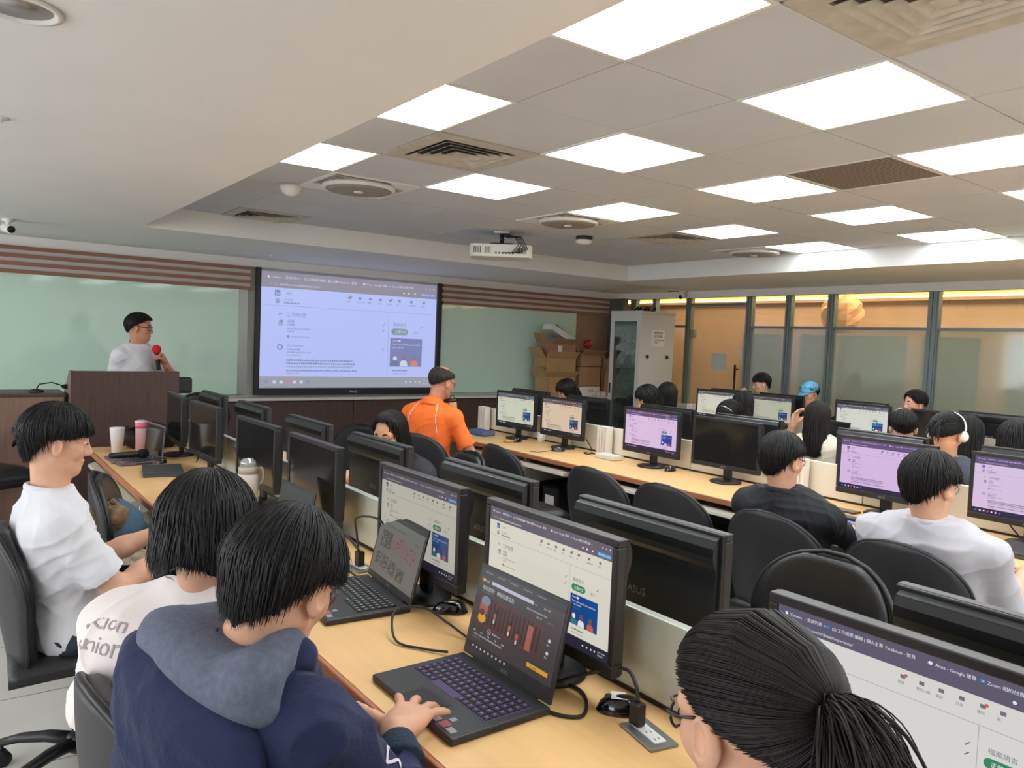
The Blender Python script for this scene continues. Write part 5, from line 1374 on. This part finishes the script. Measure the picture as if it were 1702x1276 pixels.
t = MB(); t.tube([(.035 * math.cos(a), .035 * math.sin(a), .012) for a in np.linspace(0, 2 * PI, 25)], .010, 8, cap=False); t.build('tape_roll', mat('amber_tape', (196, 150, 70), .4), None, label='amber tape roll left of the black mouse on the middle desk', cat='tape').location = (3.72, 5.02, Z)
MB().box(-.05, .05, -.10, .10, 0, .035).build('network_switch', mat('device_white', (214, 212, 206), .45), None, bevel=.006, label='white flat device behind the empty chairs on the middle desk', cat='device').location = (3.90, 4.02, Z)
t = MB(); t.lathe([(.028, 0), (.034, .08)], seg=20); t.build('paper_cup', MATS['white_paper'], None, label='small white cup between the first two screens of the middle desk', cat='cup').location = (3.99, 4.93, Z)
t = MB(); t.box(-.085, .085, -.12, .12, 0, .008); t.build('tablet', mat('blue_case', (120, 136, 186), .5), None, bevel=.003, label='blue cased tablet under a phone beside the man in black', cat='tablet').location = (3.66, 1.99, Z)
t = MB(); t.box(-.038, .038, -.075, .075, 0, .009); o_ = t.build('phone', GLB, None, bevel=.004, label='black phone lying on the blue cased tablet', cat='phone'); o_.location = (3.65, 2.0, Z + .0085)
t = MB(); t.box(-.038, .038, -.075, .075, 0, .009); o_ = t.build('phone', GLB, None, bevel=.004, label='black phone lying above the blue tablet near the divider', cat='phone'); o_.location = (3.84, 2.16, Z)
t = empty('paper_cup', (6.45, 2.40, Z), 0, 'white paper cup with a yellow mark on the rear desk', 'cup')
MB().lathe([(.030, 0), (.042, .17), (.044, .18)], seg=24).build('cup_wall', MATS['white_paper'], t); MB().lathe([(.044, .18), (.044, .19), (.004, .195)], seg=24).build('lid', TRIMW, t); MB().box(-.05, -.044, -.015, .02, .15, .215).build('yellow_tag', mat('yellow', (232, 208, 80), .5), t)
# bag on the chair behind the profile man
bg = empty('backpack', (.60, 3.74, .475), 0, 'blue and brown patterned bag with a pale charm on the empty chair', 'bag')
b = MB(); b.ell((0, 0, .15), (.14, .12, .17), 22, 14); r = random.Random(19); b.v = [tuple(Vector(p) + Vector((r.uniform(-1, 1), r.uniform(-1, 1), r.uniform(-1, 1))) * .012) for p in b.v]; b.v = [(p[0], p[1], max(p[2], 0)) for p in b.v]
DEN = mat('denim_blue', (66, 96, 118), .8, bump=.4, bscale=40); b.build('pouch', DEN, bg)
b = MB(); b.ell((-.03, -.05, .25), (.09, .075, .08), 18, 10); b.v = [tuple(Vector(p) + Vector((r.uniform(-1, 1), r.uniform(-1, 1), r.uniform(-1, 1))) * .014) for p in b.v]
CAMO = mat('brown_pattern', (120, 96, 66), .8, var=.75, vscale=16); b.build('patterned_flap', CAMO, bg)
b = MB(); b.prism([(-.05, -.06), (.06, -.07), (.075, -.02), (.04, .0), (.0, .07), (-.04, .06)], 'y', -.02, .0, 0, Matrix.Translation((.05, -.15, .13))); b.build('charm', mat('charm_cream', (206, 190, 166), .7, var=.5, vscale=30), bg)
# ------------------------------------------------------------------ the people
GF = mat('dark_frame', (36, 30, 30), .3); GM = mat('thin_metal', (120, 96, 80), .3, metal=.8)
NAVY = mat('navy_fleece', (27, 35, 72), .9, bump=.25, bscale=90, sheen=.08); HEATH = mat('heather_grey', (96, 102, 120), .95, var=.14, vscale=90, bump=.2, bscale=120)
BLACKT = mat('black_cotton', (26, 27, 33), .8); GREYT = mat('light_grey_cotton', (188, 186, 194), .85); OFFW = mat('off_white_cotton', (232, 222, 220), .85)
ORANGE = mat('orange_polo', (246, 112, 36), .75, bump=.2, bscale=200); CREAMT = mat('cream_blouse', (226, 214, 196), .8)
PANT = mat('dark_denim', (44, 48, 60), .85); KHAKI = mat('khaki_cloth', (150, 142, 124), .85); BLKP = mat('black_cloth', (28, 28, 32), .85)
NOP = dict(pmat=PANT)
# foreground: navy hoodie
p = person('person in a navy hoodie with glasses, typing on the gaming laptop in the foreground', (.455, 1.228, 1.152), 60, 24, 4, by=70, hair='mop', hseed=3, nl=3600, strand=.0021,
    smat=NAVY, shirt='hoodie', sleeve=1.72, pmat=BLKP, near=True, glasses=(GM, .024, .019, .0011), N=(.40, 1.25, 1.035), P=(.29, 1.32, .57), fold=.012, bulk=1.10, collar=False, shorts=True, slv=.010,
    arms={-1: dict(w=(.706, 1.285, .800), d=(.76, .64, -.10), n=(.05, .05, -1), s=(-.58, .80, 0), hs=1.12, pole=(-.1, -1, -.6), curls=[(-4, 10, 8), (-2, 14, 10), (2, 16, 12), (2, 10, 8)], spread=.48, h=.0024, thumb=(.80, .45, -.02, .1)),
          1: dict(w=(.62, 1.46, .62))})
def fld(p, name, prims, m, h=.006, cuts=(), fold=0, seed=1):
    pts = np.array([q for pr in prims for q in ([pr[1], pr[2]] if pr[0] == 'c' else [np.array(pr[1]) - max(pr[2]), np.array(pr[1]) + max(pr[2])])], float)
    rad = max([max(pr[3], pr[4]) for pr in prims if pr[0] == 'c'] + [0])
    f = Field(pts.min(0) - rad, pts.max(0) + rad, h)
    for pr in prims:
        if pr[0] == 'c': f.cap(pr[1], pr[2], pr[3], pr[4], k=.03)
        elif pr[0] == 's': f.ell(pr[1], pr[2], pr[3], k=.02, mode='sub')
        else: f.ell(pr[1], pr[2], pr[3], k=.03)
    for c in cuts: f.cut(*c)
    v, q = f.polys()
    if fold: v = wrinkle(v, q, fold, 24, seed)
    return link(name, poly_mesh(name, v - p['po'], q, m), p['root'])
N, Fn, Ln, up = p['N'], p['Fn'], p['Ln'], p['up']; Rb = np.stack([Fn, Ln, up], 1)
hd = fld(p, 'hood', [('e', N - Fn * .085 - up * .070, (.060, .19, .075), Rb), ('c', N + Ln * .10 + up * .02 + Fn * .01, N + Fn * .11 + Ln * .05 - up * .05, .040, .03), ('c', N - Ln * .10 + up * .02 + Fn * .01, N + Fn * .11 - Ln * .05 - up * .05, .040, .03), ('e', N - Fn * .090 - up * .13, (.050, .17, .11), Rb)], NAVY, fold=.006)
fld(p, 'hood_lining', [('e', N - Fn * .060 - up * .008, (.074, .165, .052), Rb), ('c', N + Ln * .085 + up * .030, N - Fn * .07 + Ln * .11 + up * .005, .032, .045), ('c', N - Ln * .085 + up * .030, N - Fn * .07 - Ln * .11 + up * .005, .032, .045), ('c', N + Ln * .085 + up * .030, N + Fn * .06 + Ln * .06 - up * .01, .032, .026), ('c', N - Ln * .085 + up * .030, N + Fn * .06 - Ln * .06 - up * .01, .032, .026)], HEATH, fold=.003)
S_, E_, W_ = p['aj'][-1]; a = unit(W_ - E_)
cf = MB(); cf.tube([tuple(E_ + (W_ - E_) * t - p["po"]) for t in (.64, .68, .88, .90)], [.046, .0465, .036, .034], 20); cf.build('cuff', mat('dark_teal_rib', (28, 48, 66), .9, bump=.5, bscale=120, stretch=(1, 1, 1)), p['root'])
q = MB(); ua = unit(E_ - S_); out = unit(np.cross(ua, a)); out = out if out @ V3(-.3, -1, .2) > 0 else -out; side = np.cross(ua, out)
put_text(q, 'N', lambda x, y: tuple(S_ + ua * (.11 + x) + out * .074 + side * (y - .02) - p['po']), 0, 0, .06); q.build('sleeve_print', mat('print_white', (206, 206, 214), .7), p['root'])
sh_ = [c for c in p['root'].children if c.name.startswith('hoodie')][0]
sp = [c for c in p['root'].children if c.name.startswith('sleeve_print')][0]; m_ = sp.modifiers.new('sub', 'SUBSURF'); m_.subdivision_type = 'SIMPLE'; m_.levels = m_.render_levels = 3; m_ = sp.modifiers.new('wrap', 'SHRINKWRAP'); m_.target = sh_; m_.offset = .002; m_.wrap_mode = 'ABOVE_SURFACE'

# printed white tee, bob hair
p = person('person with chin length black hair in a loose white tee printed on the back', (.446, 1.642, 1.142), 44, 12, -3, by=50, hair='bob', hseed=8, nl=3200, strand=.0022, smat=OFFW, pmat=PANT, near=True, female=True,
    N=(.435, 1.655, 1.0), P=(.35, 1.63, .57), bulk=1.0, sleeve=.95, extra=[((.32, 1.76, .90), (.31, 1.90, .70), .09, .10)], fold=.009, arms={-1: dict(w=(.58, 1.95, .70)), 1: dict(w=(.68, 2.12, .80))})
q = MB(); N, P_, Fn, Ln, up = p['N'], p['P'], p['Fn'], p['Ln'], p['up']
for s_, z_, sz in (('ention', -.055, .058), ('seniors', -.110, .058)): put_text(q, s_, lambda x, y: tuple(N - Fn * .13 + up * (z_ + y) + Ln * (.228 - x) - p['po']), 0, 0, sz)
tp = q.build('back_print', mat('print_grey', (168, 154, 160), .8), p['root']); m_ = tp.modifiers.new('sub', 'SUBSURF'); m_.subdivision_type = 'SIMPLE'; m_.levels = m_.render_levels = 3; m_ = tp.modifiers.new('wrap', 'SHRINKWRAP'); m_.target = [c for c in p['root'].children if c.name.startswith('shirt')][0]; m_.offset = .0015; m_.wrap_mode = 'ABOVE_SURFACE'
q = MB(); q.tube([p['T'](-.0, -.082, -.03), p['T'](.01, -.085, -.10), tuple(N + Fn * .12 - Ln * .06 - up * .05 - p['po']), tuple(N + Fn * .17 - up * .2 - p['po'])], .0016, 6); q.build('earphone_cord', TRIMW, p['root'])

# profile man
p = person('young man in a plain white tee seen in profile at the left', (.302, 2.925, 1.176), 93, 8, 0, by=88, hair='mop', hseed=12, nl=2600, strand=.0024, smat=WHITE_T, pmat=PANT, near=True,
    P=(.345, 2.945, .56), N=(.278, 2.925, 1.0), bulk=.98, sleeve=.78, fold=.008, arms={-1: dict(w=(.66, 2.86, .79), pole=(-.2, -.4, -1)), 1: dict(w=(.68, 3.12, .79))})

# presenter
p = person('presenter in a white tee and black glasses holding a red microphone behind the lectern', (1.290, 6.90, 1.556), 118, 2, 0, by=152, hair='crop', hseed=5, nl=900, strand=.004, smat=WHITE_T, pmat=BLKP, stand=True, near=True,
    glasses=(GF, .025, .018, .0024), P=(1.27, 6.96, .93), bulk=.96, sw=.175, sleeve=.85, skin=SKIN_D, arms={1: dict(w=(1.475, 6.80, 1.255), d=(-.45, -.15, .75), n=(-.8, -.5, -.2), s=(-.2, -.6, .7), pole=(.8, 0, -1), curl=(55, 55, 40), thumb=(.4, .6, .6)), -1: dict(w=(1.16, 6.80, .92), pole=(-.1, .4, -1))})
t = empty('microphone', (1.41, 6.765, 1.22), 0, 'black wireless microphone with a red foam ball held by the presenter', 'microphone')
Mt = Matrix.Rotation(math.radians(-6), 4, 'Y')
MB().lathe([(.015, 0), (.017, .01), (.020, .12), (.022, .14)], seg=20, M=Mt).build('handle', BLK, t); MB().ell(Mt @ Vector((0, 0, .168)), (.036, .036, .038), 20, 12).build('foam_ball', mat('red_foam', (206, 16, 40), .9), t)

# orange polo
p = person('man with thinning hair and glasses in an orange polo holding a tan bottle', (2.925, 4.79, 1.25), 84, 14, 0, by=66, hair='bald', hseed=5, hmat=HAIR_G, nl=700, strand=.004, smat=ORANGE, pmat=KHAKI, near=True, skin=SKIN_D,
    glasses=(GM, .024, .017, .0014), N=(2.86, 4.80, 1.075), P=(2.82, 4.80, .63), bulk=1.12, sleeve=.80, fold=.007, legyaw=85,
    arms={-1: dict(w=(3.00, 4.66, .965), d=(-.15, .25, .9), n=(-.75, .6, .1), s=(-.6, -.6, .3), pole=(.1, -.6, -1), curl=(50, 55, 40), thumb=(.3, .8, .5)), 1: dict(w=(3.14, 5.05, .80))})
N, Fn, Ln, up, po = p['N'], p['Fn'], p['Ln'], p['up'], p['po']
c = MB(); e1 = unit(Fn * 1 - up * .3); ax = unit(up + Fn * .3)
rows = [[tuple(N + up * z + Fn * .004 + (e1 * math.cos(a) + Ln * math.sin(a)) * r - po) for a in np.linspace(.35, 2 * PI - .35, 28)] for r, z in ((.064, .050), (.070, .056), (.086, .022), (.098, -.006))]
back = [[tuple(Vector(q) * 1 - Vector(up) * .004) for q in r_] for r_ in rows]; c.slab(rows, back); c.build('polo_collar', ORANGE, p['root'])
for s in (-1, 1):
    b = MB(); b.tube(smooth([tuple(N + Ln * s * x - Fn * f_ + up * u_ - po) for x, f_, u_ in ((.078, .05, .02), (.115, .13, -.05), (.135, .16, -.12), (.165, .15, -.19))], 8), .0028, 6); o_ = b.build('white_piping', TRIMW, p['root']); m_ = o_.modifiers.new('wrap', 'SHRINKWRAP'); m_.target = [c_ for c_ in p['root'].children if c_.name.startswith('shirt')][0]; m_.offset = .004; m_.wrap_mode = 'ABOVE_SURFACE'
P_ = p['P']; b = MB(); b.tube([tuple(P_ + up * -.07 + Fn * .128 * math.cos(a) + Ln * .192 * math.sin(a) - po) for a in np.linspace(0, 2 * PI, 33)], .016, 8, flat=1.1, up=(0, 0, 1), cap=False); b.build('belt', BLK, p['root'])
t = empty('flask', (2.950, 4.650, .975), 0, 'tan insulated bottle with a black loop lid held by the man in orange', 'bottle')
Mt = Matrix.Rotation(math.radians(-7), 4, 'Y')
MB().lathe([(.026, 0), (.029, .01), (.030, .135), (.026, .145)], seg=24, M=Mt).build('flask_body', mat('tan_steel', (190, 138, 76), .4), t); MB().lathe([(.027, .145), (.028, .162), (.02, .168), (.004, .169)], seg=24, M=Mt).build('lid', BLK, t)
MB().tube(smooth([Mt @ Vector(q) for q in ((-.02, 0, .165), (-.015, 0, .185), (.012, 0, .188), (.022, 0, .168))]), .004, 6).build('lid_loop', BLK, t)

# masked woman
person('long haired woman in glasses and a white mask bending behind a monitor', (1.960, 3.745, 1.035), -118, 16, 0, by=-92, hair='long_parted', hseed=21, nl=1100, strand=.004, smat=BLACKT, pmat=PANT, female=True, glasses=(GF, .025, .019, .0018), mask=True, P=(2.18, 3.76, .56), N=(2.06, 3.75, .86), near=True,
    arms={1: dict(w=(1.80, 3.58, .79)), -1: dict(w=(1.80, 3.92, .79))})

# ponytail
p = person('person with a black ponytail and glasses at the bottom edge, head turned left', (.757, .522, 1.140), 7, 14, 0, by=35, hair='pony', hseed=31, nl=4200, strand=.0022, tail=(1300, .20, .035), smat=BLACKT, pmat=PANT, near=True, female=True, glasses=(GF, .026, .019, .0018), N=(.745, .47, .975), P=(.60, .46, .57), hmat=HAIR_B,
    arms={-1: dict(w=(.86, .48, .80)), 1: dict(w=(.80, .92, .80), pole=(-1, .5, -1))})

# men at the middle desk
person('man in a black long sleeve top and glasses seen from behind at the middle desk', (2.87, 1.905, 1.112), 97, 6, 0, by=86, sc=.92, hair='bowl', hseed=41, nl=1500, smat=BLACKT, sleeve=1.8, pmat=BLKP, near=True, glasses=(GF, .025, .018, .0016), P=(2.98, 1.87, .57), N=(2.875, 1.895, .965), bulk=1.02, sw=.195, fold=.008, skin=SKIN)
person('man in a light grey tee seen from behind, face turned slightly right', (2.86, 1.29, 1.112), 103, 8, 0, by=84, sc=.93, hair='mop', hseed=44, nl=1500, smat=GREYT, sleeve=.92, pmat=BLKP, near=True, glasses=(GM, .025, .018, .0012), P=(2.99, 1.30, .57), N=(2.865, 1.285, .965), bulk=1.05, sw=.20, fold=.009,
    arms={-1: dict(w=(3.30, 1.12, .77), pole=(-.3, -.15, -1)), 1: dict(w=(3.4, 1.45, .79))})

# rear rows
TEE = [mat('tee_%s' % n, c, .85) for n, c in (('slate', (70, 76, 88)), ('dark', (40, 40, 46)), ('sand', (176, 164, 146)), ('blue', (86, 108, 140)), ('white_grey', (206, 206, 208)))]
p = person('woman with long dark hair in a cream blouse seen from behind, right hand raised', (5.42, 3.315, 1.075), 66, 4, 0, by=70, hair='long', hseed=51, hmat=HAIR_B, smat=CREAMT, pmat=PANT, female=True, sleeve=1.6, nl=900, strand=.0045, P=(5.46, 3.31, .56), eyes=False,
    arms={1: dict(w=(5.50, 3.58, .98), d=(.1, -.2, 1), n=(0, -1, 0), pole=(.2, .5, -1)), -1: dict(w=(5.95, 3.2, .79))})
person('dark haired person with a hair shine band behind the first rear monitors, before the boxes', (4.97, 5.77, 1.09), -80, 30, 0, by=-90, hair='short_long', hseed=52, smat=TEE[1], pmat=PANT, female=True)
person('long haired person looking down, part of the face showing, beside the pale cabinet', (5.02, 4.73, 1.105), -72, 26, 0, by=-85, hair='long', hseed=53, smat=TEE[0], pmat=PANT, female=True)
person('person with straight black hair seen from behind in front of the pale cabinet', (5.50, 4.92, 1.115), 60, 0, 0, by=88, hair='short_long', hseed=54, smat=TEE[4], pmat=PANT, female=True, eyes=False)
person('long haired person seen from behind between the two small rear screens', (5.72, 4.225, 1.08), 70, 6, 0, by=88, hair='long', hseed=55, smat=TEE[1], pmat=PANT, female=True, eyes=False)
p = person('person bowing low with a shiny hair clip behind the switched off middle screen', (5.02, 3.83, 1.045), -88, 42, 0, by=-90, hair='short_long', hseed=56, smat=TEE[0], pmat=PANT, female=True, eyes=False)
q = MB(); q.tube([p['T'](.02 + .0, .094 * math.cos(a), .035 + .102 * math.sin(a)) for a in np.linspace(.5, PI - .5, 13)], .004, 6); q.build('hair_clip', mat('clip_silver', (190, 186, 190), .3, metal=.6), p['root'])
p = person('boy with bowl cut hair and white earbuds resting his chin, by the glass wall', (7.46, 5.285, 1.203), -58, 12, 0, by=-88, hair='bowl', hseed=57, smat=TEE[1], pmat=PANT, nl=700, strand=.0045, skin=SKIN,
    arms={-1: dict(w=(7.28, 5.42, 1.02), d=(0, -.1, 1), n=(.8, -.4, 0), curl=(50, 60, 40)), 1: dict(w=(7.1, 5.1, .79))})
q = MB(); q.ell(p['T'](.008, .088, -.002), (.008, .008, .008)); q.tube([p['T'](.008, .090, -.004), p['T'](.012, .088, -.03)], .0035, 6); q.build('earbud', TRIMW, p['root'])
p = person('person in a light blue cap mostly hidden behind a rear monitor', (7.50, 4.70, 1.135), -85, 15, 0, by=-90, hair='crop', hseed=58, smat=TEE[3], pmat=PANT)
b = MB(); P = []; 
for i in range(9):
    ph = .02 + (PI / 2) * i / 8; P.append([p['T'](-.012 + .120 * math.sin(ph) * math.cos(a), .100 * math.sin(ph) * math.sin(a), .038 + .108 * math.cos(ph)) for a in np.linspace(0, 2 * PI, 28, endpoint=False)])
Q = [[tuple(Vector(p['T'](-.012, 0, .03)).lerp(Vector(x), .95)) for x in r_] for r_ in P]; b.slab(P, Q, closed_u=True)
b.slab([[p['T'](.09 + .075 * i / 4 * math.cos(a), .075 * math.sin(a) * (1 - .06 * i), .040 - .012 * i / 4) for a in np.linspace(-1.3, 1.3, 9)] for i in range(5)], [[p['T'](.09 + .075 * i / 4 * math.cos(a), .075 * math.sin(a) * (1 - .06 * i), .036 - .012 * i / 4) for a in np.linspace(-1.3, 1.3, 9)] for i in range(5)])
b.build('cap', mat('light_blue_cloth', (108, 184, 240), .8, var=.3, vscale=12), p['root'])
person('man with parted dark hair resting his chin on his hand by the glass wall', (7.36, 3.515, 1.137), -62, 4, 0, by=-88, hair='part', hseed=59, smat=TEE[1], pmat=PANT, nl=800, strand=.0045,
    arms={-1: dict(w=(7.15, 3.58, .97), d=(.1, -.15, 1), n=(.7, -.6, 0), s=(.5, .5, 0), curl=(45, 65, 50)), 1: dict(w=(7.0, 3.3, .79))})
p = person('short haired person with both ears showing, below the man resting his chin', (5.42, 2.655, 1.078), 60, 4, 0, by=86, hair='crop', hseed=60, smat=TEE[2], pmat=PANT, eyes=False, nl=700, strand=.0045)
for s in (-1, 1):
    q = MB(); q.tube([p['T'](-.004, .088 * s, .0), p['T'](-.02, .09 * s, -.02), p['T'](-.005, .086 * s, -.045)], .007, 6); q.build('earphone', mat('beige_earphone', (214, 190, 160), .5), p['root'])
p = person('woman with tied black hair wearing white headphones, behind the man in grey', (4.86, 2.115, 1.118), 92, 14, 0, by=84, sc=1.0, hair='pony', tail=(60, .10, .02), hseed=61, smat=TEE[0], pmat=PANT, female=True, eyes=False, nl=1400, strand=.004, P=(4.98, 2.12, .56), N=(4.90, 2.12, .95))
q = MB(); q.tube([p['T'](.005, .098 * math.cos(a), .03 + .104 * math.sin(a)) for a in np.linspace(-.1, PI + .1, 21)], .006, 8)
for s in (-1, 1): q.ell(p['T'](.0, .094 * s, -.005), (.022, .03, .034))
q.build('headphones', TRIMW, p['root'])
person('black haired person just right of the white headphones', (5.60, 2.30, 1.06), 80, 10, 0, by=86, hair='long', hseed=62, smat=TEE[1], pmat=PANT, female=True, eyes=False)
person('dark haired person cut off by the right edge above the violet screen', (5.18, 1.86, 1.085), 75, 6, 0, by=86, hair='short_long', hseed=63, smat=TEE[0], pmat=PANT, female=True, eyes=False, sc=1.0)
